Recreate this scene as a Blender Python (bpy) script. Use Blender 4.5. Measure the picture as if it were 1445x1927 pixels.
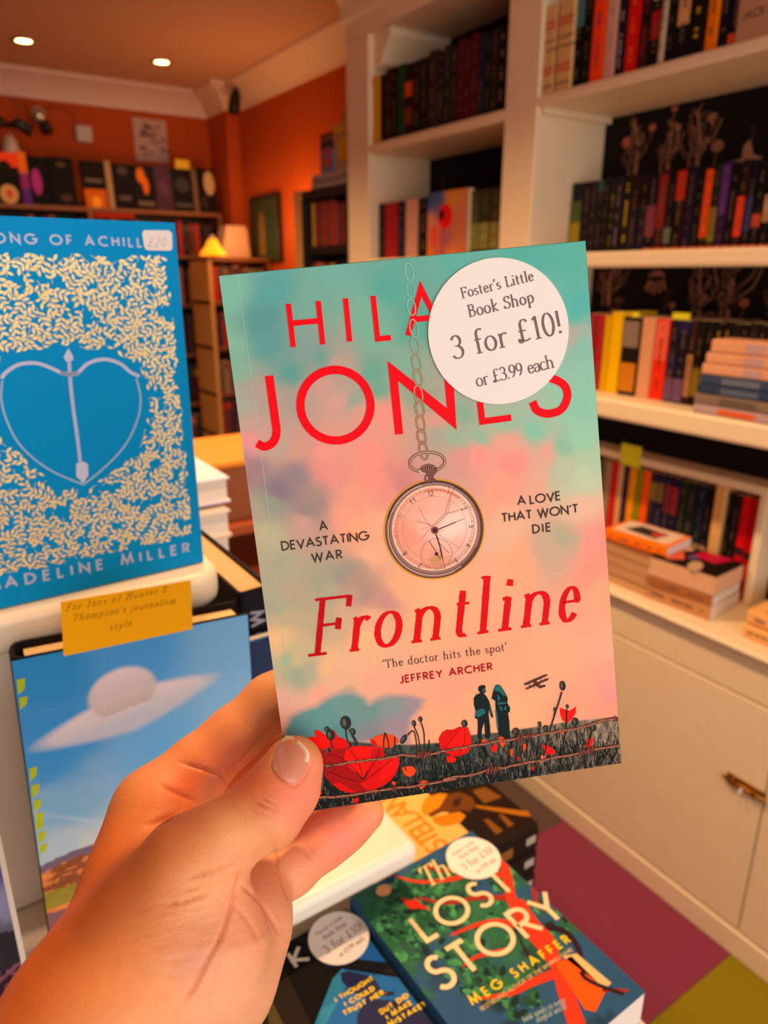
import bpy, bmesh, math, random
import numpy as np
from mathutils import Matrix, Vector
for o in list(bpy.data.objects): bpy.data.objects.remove(o)
random.seed(7); RNG = np.random.RandomState(5)
SC = bpy.context.scene; COL = SC.collection

# ---------------------------------------------------------------- camera
IW, IH, F, CX, CY = 1445, 1927, 1350.0, 722.5, 963.5
PITCH = math.atan(448 / F); HEAD = math.atan(942 / math.hypot(F, 448))
CAM = np.array([0, 0, 1.5])
FWD = np.array([math.sin(HEAD) * math.cos(PITCH), math.cos(HEAD) * math.cos(PITCH), -math.sin(PITCH)])
RGT = np.array([math.cos(HEAD), -math.sin(HEAD), 0.0]); UPV = np.cross(RGT, FWD)
cd = bpy.data.cameras.new('camera'); cam = bpy.data.objects.new('camera', cd); COL.objects.link(cam)
m = Matrix.Identity(4)
for i in range(3):
    m[i][0], m[i][1], m[i][2], m[i][3] = RGT[i], UPV[i], -FWD[i], CAM[i]
cam.matrix_world = m
cd.sensor_fit = 'VERTICAL'; cd.sensor_height = 36; cd.sensor_width = 27; cd.lens = 36 * F / IH
cd.clip_start = 0.02; cd.clip_end = 50
cd.dof.use_dof = True; cd.dof.focus_distance = 0.268; cd.dof.aperture_fstop = cd.lens / 2.3
SC.camera = cam
# ---------------------------------------------------------------- light and exposure
SC.view_settings.view_transform = 'Standard'; SC.view_settings.look = 'None'
SC.view_settings.gamma = 1; SC.view_settings.use_curve_mapping = False
SC.view_settings.exposure = 0.0
w = bpy.data.worlds.new('world'); SC.world = w; w.use_nodes = True
w.node_tree.nodes['Background'].inputs[0].default_value = (1.0, 0.80, 0.62, 1)
w.node_tree.nodes['Background'].inputs[1].default_value = 0.6
def lamp(name, kind, loc, power, color, size=0.1, target=None, **kw):
    d = bpy.data.lights.new(name, kind); d.energy = power; d.color = color
    if kind == 'AREA': d.shape = 'RECTANGLE'; d.size = size[0]; d.size_y = size[1]
    else: d.shadow_soft_size = size
    for k, v in kw.items(): setattr(d, k, v)
    o = bpy.data.objects.new(name, d); COL.objects.link(o); o.location = loc
    if target is not None:
        o.rotation_euler = (Vector(target) - Vector(loc)).to_track_quat('-Z', 'Y').to_euler()
    return o
lamp('window_daylight', 'AREA', (0.25, -1.45, 1.55), 34, (0.92, 0.93, 0.92), (2.6, 1.7), (0.2, 1.0, 1.35))
for i, (x, y, p) in enumerate([(0.62, 3.5, 7), (1.16, 3.5, 7), (0.5, 1.4, 70), (0.5, 0.5, 50), (0.5, 2.35, 74), (-0.4, 1.0, 6), (-0.9, 3.2, 7)]):
    lamp('downlight_beam', 'SPOT', (x, y, 2.34), p, (1.0, 0.64, 0.33), 0.04, (x + 0.02, y, 0), spot_size=2.2, spot_blend=0.8)

# ---------------------------------------------------------------- helpers
def lin(h):
    if not isinstance(h, str): return tuple(h)
    h = h.lstrip('#'); c = [int(h[i:i + 2], 16) / 255 for i in (0, 2, 4)]
    return tuple(v / 12.92 if v <= .04045 else ((v + .055) / 1.055) ** 2.4 for v in c)
def ray(px, py): return RGT * (px - CX) / F + UPV * (CY - py) / F + FWD
def on(px, py, ax, v):                       # point of a world plane seen at a photo pixel
    r = ray(px, py); return CAM + r * (v - CAM[ax]) / r[ax]
def deep(px, py, d): return CAM + d * ray(px, py)
def noise_nodes(nt, bs, scale, amt, color, bump, coord='Object'):
    tc = nt.nodes.new('ShaderNodeTexCoord'); nz = nt.nodes.new('ShaderNodeTexNoise')
    nz.inputs['Scale'].default_value = scale; nz.inputs['Detail'].default_value = 4
    nt.links.new(tc.outputs[coord], nz.inputs['Vector'])
    mx = nt.nodes.new('ShaderNodeMix'); mx.data_type = 'RGBA'; mx.blend_type = 'MULTIPLY'
    rp = nt.nodes.new('ShaderNodeMapRange'); rp.inputs['To Min'].default_value = 1 - amt; rp.inputs['To Max'].default_value = 1 + amt * .4
    nt.links.new(nz.outputs[0], rp.inputs[0])
    cb = nt.nodes.new('ShaderNodeCombineColor')
    for k in range(3): nt.links.new(rp.outputs[0], cb.inputs[k])
    mx.inputs[0].default_value = 1
    nt.links.new(cb.outputs[0], mx.inputs[7])
    if color is None:
        at = nt.nodes.new('ShaderNodeAttribute'); at.attribute_name = 'ink'; nt.links.new(at.outputs['Color'], mx.inputs[6])
    else: mx.inputs[6].default_value = (*color, 1)
    nt.links.new(mx.outputs[2], bs.inputs['Base Color'])
    if bump:
        b = nt.nodes.new('ShaderNodeBump'); b.inputs['Strength'].default_value = bump; b.inputs['Distance'].default_value = .001
        nt.links.new(nz.outputs[0], b.inputs['Height']); nt.links.new(b.outputs[0], bs.inputs['Normal'])
MATS = {}
def mat(name, color=None, rough=.6, scale=60, amt=.06, bump=.1, metal=0, spec=.5, emit=None, power=0):
    if name in MATS: return MATS[name]
    M = bpy.data.materials.new(name); M.use_nodes = True; nt = M.node_tree; bs = nt.nodes['Principled BSDF']
    bs.inputs['Roughness'].default_value = rough; bs.inputs['Metallic'].default_value = metal
    bs.inputs['Specular IOR Level'].default_value = spec
    noise_nodes(nt, bs, scale, amt, None if color is None else lin(color), bump)
    if emit: bs.inputs['Emission Color'].default_value = (*lin(emit), 1); bs.inputs['Emission Strength'].default_value = power
    MATS[name] = M; return M
INK = mat('printed_card', None, .5, 400, .03, 0, spec=.08)
INKM = mat('matt_printed_card', None, .62, 300, .05, 0, spec=.08)
INKS = mat('spine_print', None, .5, 200, .08, 0, spec=.3)
GOLD = mat('gold_foil', '#ffe09a', .45, 120, .1, .1, metal=.35)
PAGES = mat('book_pages', '#ead0a8', .85, 900, .25, .3)
WPAGES = mat('white_book_pages', '#efe2d4', .85, 900, .2, .3)
WHITE = mat('cream_painted_wood', '#f0d6b0', .5, 25, .06, .15)
TABLEW = mat('white_laminate', '#f1e4d2', .35, 30, .04, .05)
STICK = mat('sticker_paper', '#f1e7e0', .6, 200, .03, .05)
NEON = mat('neon_tag_paper', '#e6e21a', .6, 80, .05, 0)
class MB:
    def __init__(s): s.v, s.f, s.c = [], [], []
    def poly(s, pts, col=None):
        n = len(s.v); s.v += [tuple(p) for p in pts]; s.f.append(tuple(range(n, n + len(pts)))); s.c.append(lin(col) if col is not None else (1, 1, 1))
    def box(s, a, b, col=None):
        (x0, y0, z0), (x1, y1, z1) = a, b; n = len(s.v)
        s.v += [(x0, y0, z0), (x1, y0, z0), (x1, y1, z0), (x0, y1, z0), (x0, y0, z1), (x1, y0, z1), (x1, y1, z1), (x0, y1, z1)]
        for q in ((3, 2, 1, 0), (4, 5, 6, 7), (0, 1, 5, 4), (1, 2, 6, 5), (2, 3, 7, 6), (3, 0, 4, 7)):
            s.f.append(tuple(n + i for i in q)); s.c.append(lin(col) if col is not None else (1, 1, 1))
    def extrude(s, prof, axis, lo, hi, col=None):     # closed profile of 2D points, extruded along axis
        n = len(s.v); k = len(prof)
        for h in (lo, hi):
            for a, b in prof:
                p = [a, b]; p.insert(axis, h); s.v.append(tuple(p))
        for i in range(k):
            j = (i + 1) % k; s.f.append((n + i, n + j, n + k + j, n + k + i)); s.c.append(lin(col) if col is not None else (1, 1, 1))
        s.f.append(tuple(range(n + k - 1, n - 1, -1))); s.f.append(tuple(range(n + k, n + 2 * k)))
        s.c += [lin(col) if col is not None else (1, 1, 1)] * 2
    def tube(s, pts, r, n=8, col=None):
        pts = [Vector(p) for p in pts]; rs = r if isinstance(r, (list, tuple)) else [r] * len(pts); b = len(s.v)
        for i, p in enumerate(pts):
            t = (pts[min(i + 1, len(pts) - 1)] - pts[max(i - 1, 0)]).normalized()
            u = t.orthogonal().normalized() if i == 0 else (u - t * u.dot(t)).normalized(); q = t.cross(u)
            for k in range(n):
                a = 2 * math.pi * k / n; s.v.append(tuple(p + (u * math.cos(a) + q * math.sin(a)) * rs[i]))
        for i in range(len(pts) - 1):
            for k in range(n):
                k2 = (k + 1) % n; s.f.append((b + i * n + k, b + i * n + k2, b + (i + 1) * n + k2, b + (i + 1) * n + k)); s.c.append(lin(col) if col is not None else (1, 1, 1))
        s.f.append(tuple(b + k for k in range(n - 1, -1, -1))); s.f.append(tuple(b + (len(pts) - 1) * n + k for k in range(n)))
        s.c += [lin(col) if col is not None else (1, 1, 1)] * 2
    def lathe(s, prof, n=24, col=None, c=(0, 0, 0)):
        b = len(s.v)
        for r, z in prof:
            for k in range(n):
                a = 2 * math.pi * k / n; s.v.append((c[0] + r * math.cos(a), c[1] + r * math.sin(a), c[2] + z))
        for i in range(len(prof) - 1):
            for k in range(n):
                k2 = (k + 1) % n; s.f.append((b + i * n + k, b + i * n + k2, b + (i + 1) * n + k2, b + (i + 1) * n + k)); s.c.append(lin(col) if col is not None else (1, 1, 1))
    def mesh(s, name, m, smooth=False):
        me = bpy.data.meshes.new(name); me.from_pydata(s.v, [], s.f); me.materials.append(m)
        at = me.color_attributes.new('ink', 'FLOAT_COLOR', 'CORNER')
        buf = np.ones((len(me.loops), 4), np.float32); k = 0
        lens = [len(f) for f in s.f]; buf[:, :3] = np.repeat(np.array(s.c, np.float32).reshape(-1, 3), lens, axis=0)
        at.data.foreach_set('color', buf.ravel())
        if smooth: me.polygons.foreach_set('use_smooth', [True] * len(me.polygons))
        return me
def link(o, parent=None, label=None, cat=None, group=None, kind=None):
    COL.objects.link(o)
    if parent is not None: o.parent = parent
    if label: o['label'] = label
    if cat: o['category'] = cat
    if group: o['group'] = group
    if kind: o['kind'] = kind
    return o
def obj(name, mb, m, parent=None, label=None, cat=None, group=None, kind=None, smooth=False, bevel=0, loc=None, rot=None):
    me = mb.mesh(name, m, smooth) if isinstance(mb, MB) else mb
    o = bpy.data.objects.new(name, me); link(o, parent, label, cat, group, kind)
    if loc is not None: o.location = loc
    if rot is not None: o.rotation_euler = rot
    if bevel:
        b = o.modifiers.new('bevel', 'BEVEL'); b.width = bevel; b.segments = 3; b.limit_method = 'ANGLE'
        me.polygons.foreach_set('use_smooth', [True] * len(me.polygons)); o.modifiers.new('wn', 'WEIGHTED_NORMAL')
    return o
def thing(name, label, cat, loc=(0, 0, 0), rotz=0, group=None, matrix=None):
    o = bpy.data.objects.new(name, None); o.empty_display_size = .05; link(o, None, label, cat, group)
    if matrix is not None: o.matrix_world = matrix
    else: o.location = loc; o.rotation_euler = (0, 0, rotz)
    return o
def frame(x, y, z, t):
    M = Matrix.Identity(4)
    for i in range(3): M[i][0], M[i][1], M[i][2], M[i][3] = x[i], y[i], z[i], t[i]
    return M
# ---- noise for painted covers
def vnoise(x, y, seed=0):
    xi = np.floor(x).astype(int); yi = np.floor(y).astype(int); fx = x - xi; fy = y - yi
    fx = fx * fx * (3 - 2 * fx); fy = fy * fy * (3 - 2 * fy)
    def h(a, b):
        n = (a * 374761393 + b * 668265263 + seed * 974634777) & 0x7fffffff
        n = ((n ^ (n >> 13)) * 1274126177) & 0x7fffffff
        return ((n ^ (n >> 16)) & 0xffff) / 65535.
    return (h(xi, yi) * (1 - fx) + h(xi + 1, yi) * fx) * (1 - fy) + (h(xi, yi + 1) * (1 - fx) + h(xi + 1, yi + 1) * fx) * fy
def fbm(x, y, o=4, seed=0):
    s = 0; a = .5
    for k in range(o): s = s + a * vnoise(x * 2 ** k, y * 2 ** k, seed + k); a *= .5
    return s / (1 - .5 ** o)
def painted(name, wd, ht, nx, nz, fn, parent, y=-.0001, m=None):   # a printed sheet: colours computed per vertex
    xs = np.linspace(0, wd, nx); zs = np.linspace(0, ht, nz); X, Z = np.meshgrid(xs, zs)
    col = fn(X, Z); V = np.stack([X.ravel(), np.full(X.size, y), Z.ravel()], 1)
    i = (np.arange(nz - 1)[:, None] * nx + np.arange(nx - 1)[None]).ravel()
    Fc = np.stack([i, i + 1, i + nx + 1, i + nx], 1)
    me = bpy.data.meshes.new(name); me.from_pydata(V.tolist(), [], Fc.tolist()); me.materials.append(m or INK)
    at = me.color_attributes.new('ink', 'FLOAT_COLOR', 'POINT')
    buf = np.ones((V.shape[0], 4), np.float32); buf[:, :3] = col.reshape(-1, 3); at.data.foreach_set('color', buf.ravel())
    o = bpy.data.objects.new(name, me); return link(o, parent)
def shepard(pts, X, Z, p=3.0):
    P = np.array([a[:2] for a in pts], float); Cc = np.array([lin(a[2]) for a in pts])
    num = np.zeros(X.shape + (3,)); den = np.zeros(X.shape)
    for (a, b), c in zip(P, Cc):
        wgt = 1 / (((X - a) ** 2 + (Z - b) ** 2) + 4e-6) ** (p / 2 * 1.2); num += wgt[..., None] * c; den += wgt
    return num / den[..., None]
# ---------------------------------------------------------------- lettering drawn with strokes
def arc(cx, cy, rx, ry, a0, a1, n=None):
    n = n or max(6, int(abs(a1 - a0) / 9)); return [(cx + rx * math.cos(math.radians(a0 + (a1 - a0) * i / n)), cy + ry * math.sin(math.radians(a0 + (a1 - a0) * i / n))) for i in range(n + 1)]
SANS = {
 'A': (.8, [[(0, 0), (.4, 1), (.8, 0)], [(.14, .34), (.66, .34)]]),
 'B': (.5, [[(0, .53), (.24, .53)] + arc(.24, .765, .22, .235, -90, 90) + [(0, 1), (0, 0), (.26, 0)] + arc(.26, .265, .24, .265, -90, 90) + [(0, .53)]]),
 'C': (.78, [arc(.5, .5, .5, .5, 52, 308)]),
 'D': (.68, [[(0, 0), (0, 1), (.18, 1)] + arc(.18, .5, .5, .5, 90, -90) + [(0, 0)]]),
 'E': (.42, [[(.42, 1), (0, 1), (0, 0), (.42, 0)], [(0, .53), (.4, .53)]]),
 'F': (.4, [[(.4, 1), (0, 1), (0, 0)], [(0, .5), (.38, .5)]]),
 'G': (.95, [arc(.5, .5, .5, .5, 45, 360) + [(.6, .5)]]),
 'H': (.6, [[(0, 0), (0, 1)], [(.6, 0), (.6, 1)], [(0, .55), (.6, .55)]]),
 'I': (.0, [[(0, 0), (0, 1)]]),
 'J': (.3, [[(.3, 1), (.3, .2)] + arc(.1, .2, .2, .2, 0, -90) + [(-.05, .06)]]),
 'K': (.52, [[(0, 0), (0, 1)], [(.48, 1), (.02, .47), (.54, 0)]]),
 'L': (.38, [[(0, 1), (0, 0), (.38, 0)]]),
 'M': (.95, [[(0, 0), (.16, 1), (.475, .12), (.79, 1), (.95, 0)]]),
 'N': (.7, [[(0, 0), (0, 1), (.7, 0), (.7, 1)]]),
 'O': (1., [arc(.5, .5, .5, .5, 0, 360, 56)]),
 'P': (.46, [[(0, 0), (0, 1), (.22, 1)] + arc(.22, .73, .25, .27, 90, -90) + [(0, .46)]]),
 'Q': (1., [arc(.5, .5, .5, .5, 0, 360, 48), [(.55, .35), (.95, -.05)]]),
 'R': (.5, [[(0, 0), (0, 1), (.22, 1)] + arc(.22, .74, .25, .26, 90, -90) + [(0, .48)], [(.18, .48), (.52, 0)]]),
 'S': (.46, [arc(.24, .765, .2, .235, 35, 250) + arc(.22, .26, .245, .26, 75, -150)]),
 'T': (.54, [[(0, 1), (.54, 1)], [(.27, 1), (.27, 0)]]),
 'U': (.6, [[(0, 1), (0, .3)] + arc(.3, .3, .3, .3, 180, 360) + [(.6, 1)]]),
 'V': (.72, [[(0, 1), (.36, 0), (.72, 1)]]),
 'W': (1.1, [[(0, 1), (.28, 0), (.55, .92), (.82, 0), (1.1, 1)]]),
 'X': (.6, [[(0, 0), (.6, 1)], [(0, 1), (.6, 0)]]),
 'Y': (.66, [[(0, 1), (.33, .48), (.66, 1)], [(.33, .48), (.33, 0)]]),
 'Z': (.55, [[(0, 1), (.55, 1), (0, 0), (.55, 0)]]),
 "'": (.08, [[(.1, 1), (.02, .76)]]), '.': (.02, [[(0, 0), (0, .1)]]), ',': (.05, [[(.04, .08), (0, -.12)]]),
 '?': (.4, [arc(.2, .78, .2, .2, 170, -60) + [(.2, .4), (.2, .28)], [(.2, 0), (.2, .1)]]), '!': (.02, [[(0, .3), (0, 1)], [(0, 0), (0, .1)]]),
 '0': (.5, [arc(.25, .5, .25, .5, 0, 360, 30)]), '1': (.2, [[(0, .8), (.2, 1), (.2, 0)]]),
 '2': (.46, [arc(.23, .74, .22, .25, 165, -35) + [(0, 0), (.48, 0)]]), '3': (.44, [arc(.2, .76, .2, .23, 150, -80) + arc(.2, .27, .24, .27, 85, -155)]),
 '4': (.55, [[(.42, 0), (.42, 1), (0, .28), (.56, .28)]]), '5': (.44, [[(.42, 1), (.1, 1), (.05, .58)] + arc(.18, .31, .26, .31, 110, -150)]),
 '7': (.46, [[(0, 1), (.48, 1), (.12, 0)]]), '8': (.46, [arc(.23, .76, .19, .23, 0, 360, 24), arc(.23, .26, .24, .27, 0, 360, 24)]),
 '9': (.46, [arc(.23, .72, .22, .27, 0, 360, 24), arc(.0, .72, .45, .75, 0, -60)]), '£': (.5, [arc(.28, .75, .17, .23, 30, 180) + [(.13, .3), (.02, 0), (.5, 0)], [(0, .5), (.35, .5)]]),
 ' ': (.26, [])}
def srf(x, y, w=.2): return [(x - w / 2, y), (x + w / 2, y)]
SER = {
 'F': (.55, [[(.12, 0), (.12, 1)], [(.0, .98), (.56, .98)], [(.56, 1.0), (.56, .8)], [(.12, .52), (.42, .52)], [(.42, .62), (.42, .42)], srf(.12, .015, .3)]),
 'L': (.58, [[(.12, 0), (.12, 1)], srf(.12, .985, .3), [(.0, .015), (.56, .015)], [(.57, .22), (.56, .0)]]),
 'B': (.6, [[(.12, 0), (.12, 1)], [(.0, .985), (.28, .985)] + arc(.28, .755, .2, .23, 90, -90) + [(.12, .52)], [(.12, .52), (.3, .52)] + arc(.3, .27, .25, .255, 90, -90) + [(.0, .015)]]),
 'S': (.48, [arc(.25, .76, .2, .225, 25, 245) + arc(.22, .26, .24, .245, 75, -160), [(.45, .98), (.44, .75)], [(.0, .25), (-.01, .02)]]),
 'T': (.66, [[(.33, 0), (.33, 1)], [(.0, .98), (.66, .98)], [(.01, 1.), (.0, .78)], [(.65, 1.), (.66, .78)], srf(.33, .015, .3)]),
 'H': (.8, [[(.12, 0), (.12, 1)], [(.66, 0), (.66, 1)], [(.12, .52), (.66, .52)], srf(.12, .985, .28), srf(.66, .985, .28), srf(.12, .015, .28), srf(.66, .015, .28)]),
 'a': (.44, [arc(.2, .44, .17, .18, 165, 0) + [(.37, .1), (.46, .02)], arc(.19, .17, .17, .17, 80, 310) + [(.37, .14)]]),
 'c': (.42, [arc(.25, .31, .24, .31, 50, 320)]),
 'd': (.56, [arc(.24, .31, .22, .31, 55, 305), [(.43, 1.05), (.43, .02), (.52, .02)], [(.32, 1.04), (.43, 1.02)]]),
 'e': (.46, [[(.04, .36), (.43, .36)] + arc(.24, .31, .2, .31, 12, 325)]),
 'f': (.34, [[(.15, 0), (.15, .8)] + arc(.31, .82, .16, .22, 175, 50), [(.02, .6), (.33, .6)], srf(.15, .012, .26)]),
 'h': (.6, [[(.1, 0), (.1, 1.05)], [(.0, 1.03), (.1, 1.03)], arc(.28, .38, .2, .24, 165, 0) + [(.48, 0)], srf(.1, .012, .22), srf(.48, .012, .22)]),
 'i': (.22, [[(.11, 0), (.11, .62)], [(.02, .58), (.11, .61)], [(.11, .82), (.11, .94)], srf(.11, .012, .22)]),
 'j': (.22, [[(.13, .62), (.13, -.2)] + arc(0, -.2, .13, .13, 0, -110), [(.13, .82), (.13, .94)]]),
 'k': (.54, [[(.1, 0), (.1, 1.05)], [(.0, 1.03), (.1, 1.03)], [(.4, .6), (.1, .3), (.47, .02)], srf(.1, .012, .22), srf(.42, .6, .18), srf(.47, .012, .18)]),
 'l': (.22, [[(.11, 0), (.11, 1.05)], [(.0, 1.03), (.11, 1.03)], srf(.11, .012, .22)]),
 'm': (.9, [[(.1, 0), (.1, .6)], arc(.26, .4, .17, .21, 165, 0) + [(.43, 0)], arc(.6, .4, .17, .21, 165, 0) + [(.77, 0)], srf(.1, .012), srf(.43, .012), srf(.77, .012)]),
 'n': (.58, [[(.1, 0), (.1, .6)], [(.01, .57), (.1, .6)], arc(.28, .38, .19, .23, 165, 0) + [(.47, 0)], srf(.1, .012, .2), srf(.47, .012, .2)]),
 'o': (.52, [arc(.26, .31, .23, .31, 0, 360, 36)]),
 'p': (.56, [[(.1, -.36), (.1, .6)], [(.01, .57), (.1, .6)], arc(.28, .31, .22, .31, 125, -125), srf(.1, -.35, .24)]),
 'r': (.38, [[(.1, 0), (.1, .6)], [(.01, .57), (.1, .6)], arc(.28, .4, .18, .2, 160, 50), srf(.1, .012, .24)]),
 's': (.36, [arc(.19, .46, .14, .15, 30, 245) + arc(.17, .16, .16, .155, 70, -155)]),
 't': (.34, [[(.13, .84), (.13, .15)] + arc(.25, .14, .12, .14, 180, 300), [(.01, .6), (.32, .6)]]),
 'u': (.58, [[(.1, .6), (.1, .2)] + arc(.28, .2, .18, .2, 180, 350) + [(.47, .2)], [(.47, .6), (.47, 0)]]),
 'y': (.5, [[(.04, .6), (.26, .05)], [(.46, .6), (.2, -.2), (.05, -.32)]]),
 'g': (.5, [arc(.24, .36, .19, .25, 0, 360, 20), [(.43, .6), (.43, -.1)] + arc(.24, -.12, .19, .2, 0, -160)]),
 'b': (.56, [[(.1, 1.05), (.1, 0)], arc(.28, .31, .22, .31, 125, -125)]), 'v': (.5, [[(.02, .6), (.24, 0), (.46, .6)]]), 'w': (.76, [[(.02, .6), (.2, 0), (.38, .6), (.55, 0), (.74, .6)]]),
 "'": (.1, [[(.08, 1.04), (.02, .78)]]), '.': (.14, [[(.07, 0), (.07, .1)]]), ',': (.14, [[(.08, .08), (.02, -.14)]]), '!': (.2, [[(.1, .3), (.1, 1)], [(.1, 0), (.1, .12)]]),
 '0': (.52, [arc(.26, .5, .23, .5, 0, 360, 36)]), '1': (.36, [[(.2, 0), (.2, 1)], [(.06, .86), (.2, .98)], srf(.2, .012, .28)]),
 '3': (.46, [arc(.2, .76, .19, .23, 160, -80) + arc(.18, .27, .24, .27, 85, -155)]), '9': (.5, [arc(.24, .7, .21, .29, 0, 360, 30), arc(-.02, .7, .47, .72, 0, -65)]),
 '2': (.48, [arc(.23, .74, .2, .25, 165, -35) + [(0, .02), (.46, .02)]]),
 '£': (.56, [arc(.32, .74, .17, .24, 30, 180) + [(.16, .25)] + arc(.08, .1, .08, .1, 20, -200) + [(.3, .04), (.52, .1)], [(.02, .5), (.38, .5)]]), ' ': (.3, [])}
def ribbon(mb, pts, wf, y, col, closed=False):
    P = [p for i, p in enumerate(pts) if i == 0 or math.hypot(p[0] - pts[i - 1][0], p[1] - pts[i - 1][1]) > 1e-9]
    n = len(P)
    if n < 2: return
    L, Rr = [], []
    for i in range(n):
        a = P[i - 1] if i > 0 else (P[-2] if closed else None); b = P[i]; c = P[i + 1] if i < n - 1 else (P[1] if closed else None)
        ds = []
        if a: d = (b[0] - a[0], b[1] - a[1]); l = math.hypot(*d); ds.append((d[0] / l, d[1] / l))
        if c: d = (c[0] - b[0], c[1] - b[1]); l = math.hypot(*d); ds.append((d[0] / l, d[1] / l))
        if len(ds) == 2:
            nx, nz = -(ds[0][1] + ds[1][1]), ds[0][0] + ds[1][0]; l = math.hypot(nx, nz) or 1e-9; nx /= l; nz /= l
            k = 1 / max(.22, nx * -ds[1][1] + nz * ds[1][0]); wd = (wf(ds[0]) + wf(ds[1])) / 2
        else: nx, nz = -ds[0][1], ds[0][0]; k = 1; wd = wf(ds[0])
        L.append((b[0] + nx * wd * k / 2, y, b[1] + nz * wd * k / 2)); Rr.append((b[0] - nx * wd * k / 2, y, b[1] - nz * wd * k / 2))
    for i in range(n - 1): mb.poly([Rr[i], Rr[i + 1], L[i + 1], L[i]], col)
def write(mb, s, font, p0, p1, cap, wt, y, col, shear=0, thin=None, rough=0):
    """text between two baseline points (local x,z); cap = capital height; wt = stroke / cap"""
    dx, dz = p1[0] - p0[0], p1[1] - p0[1]; LEN = math.hypot(dx, dz); ux, uz = dx / LEN, dz / LEN
    adv = sum(font[c][0] for c in s) * cap; gaps = max(1, len(s) - 1); extra = (LEN - adv - wt * cap) / gaps
    sx = 1
    if len(s) > 1 and extra < .05 * cap: sx = (LEN - wt * cap - .08 * cap * gaps) / adv; extra = .08 * cap
    elif len(s) == 1: sx = (LEN - wt * cap) / adv if adv > 0 else 1
    x = wt * cap / 2; h = wt / 2
    for ch in s:
        a, paths = font[ch]
        for path in paths:
            pts = []
            for (gx, gz) in path:
                gz2 = h + gz * (1 - 2 * h) if font is SANS else gz
                lx = x + gx * cap * sx + shear * gz2 * cap; lz = gz2 * cap
                pts.append((p0[0] + ux * lx - uz * lz, p0[1] + uz * lx + ux * lz))
            if thin is None: wf = lambda d: wt * cap
            else:
                def wf(d):
                    v = abs(d[0] * -uz + d[1] * ux); c = abs(v * .97 + .12 * (d[0] * ux + d[1] * uz)); 
                    return cap * (thin + (wt - thin) * min(1, c) ** 1.4) * (1 + rough * random.uniform(-1, 1))
            if font is SANS and thin is None and len(path) > 1 and ch not in 'O08' :
                pass
            if font is SANS and ch in 'AVNMW' : pass
            if rough:
                q = [];
                for i in range(len(pts) - 1):
                    k = max(1, int(math.hypot(pts[i + 1][0] - pts[i][0], pts[i + 1][1] - pts[i][1]) / (cap * .05)))
                    q += [(pts[i][0] + (pts[i + 1][0] - pts[i][0]) * j / k, pts[i][1] + (pts[i + 1][1] - pts[i][1]) * j / k) for j in range(k)]
                pts = q + [pts[-1]]
            y -= 3e-6
            closed = path[0] == path[-1] or math.hypot(path[0][0] - path[-1][0], path[0][1] - path[-1][1]) < 1e-6
            ribbon(mb, pts, wf, y, col, closed)
        x += a * cap * sx + extra
def disc(mb, cx, cz, rx, rz, y, col, n=24, rot=0):
    c, s = math.cos(rot), math.sin(rot)
    mb.poly([(cx + rx * math.cos(t) * c - rz * math.sin(t) * s, y, cz + rx * math.cos(t) * s + rz * math.sin(t) * c) for t in [2 * math.pi * i / n for i in range(n)]], col)
def ring(mb, cx, cz, r, wd, y, col, a0=0, a1=360, rz=None, n=64): ribbon(mb, arc(cx, cz, r, rz or r, a0, a1, n), lambda d: wd, y, col, abs(a1 - a0) == 360)
class Plane:                                   # a thing's local frame: x right, -y out of the cover, z up
    def __init__(s, M): s.M = M; s.I = M.inverted()
    def at(s, px, py):                         # local (x,z) of the cover point the photo shows at a pixel
        o = s.I @ Vector(CAM); d = s.I.to_3x3() @ Vector(ray(px, py)); t = -o.y / d.y; p = o + d * t; return (p.x, p.z)
    def ats(s, pts): return [s.at(*p) for p in pts]
    def dist(s, a, b): a, b = s.at(*a), s.at(*b); return math.hypot(a[0] - b[0], a[1] - b[1])
# ---------------------------------------------------------------- books
def book_parts(root, t, h, d, col, hard=False, pages=PAGES, bands=(), marks=True, cover_m=None):
    b = .0022 if hard else .0006; e = .003 if hard else .0004
    m = MB(); r = min(t * .25, .004)
    prof = [(d, 0), (d, b), (r * .8, b), (b, r), (b, t - r), (r * .8, t - b), (d, t - b), (d, t), (r, t), (r * .3, t - r * .3), (0, t - r), (0, r), (r * .3, r * .3), (r, 0)]
    n = len(prof)
    V = [(x, y, z) for z in (0, h) for x, y in prof]
    m.v = V; cc = lin(col)
    for i in range(n): j = (i + 1) % n; m.f.append((i, n + i, n + j, j)); m.c.append(cc)
    for k in range(6): q = (k, k + 1, 12 - k, 13 - k); m.f.append(q); m.f.append(tuple(n + v for v in reversed(q))); m.c += [cc, cc]
    obj('cover', m, cover_m or INKM, root)
    p = MB(); p.box((max(b, r) * 1.02, b * 1.02, e), (d - e, t - b * 1.02, h - e)); obj('page_block', p, pages, root)
    if bands or marks:
        s = MB()
        for z0, z1, c in bands: s.poly([(-.0003, t * .96, z0 * h), (-.0003, t * .04, z0 * h), (-.0003, t * .04, z1 * h), (-.0003, t * .96, z1 * h)], c)
        if marks:
            mc = marks if isinstance(marks, str) else random.choice(['#6a5848', '#5e4e42', '#6e5226', '#62504a'])
            z = random.uniform(.08, .16)
            while z < .9:
                L = random.uniform(.015, .03)
                s.poly([(-.0005, t * .62, z * h), (-.0005, t * .38, z * h), (-.0005, t * .38, (z + L) * h), (-.0005, t * .62, (z + L) * h)], mc)
                z += L + random.choice([.008, .008, .012, .03, .12])
        obj('spine_print', s, INKS, root)
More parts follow.
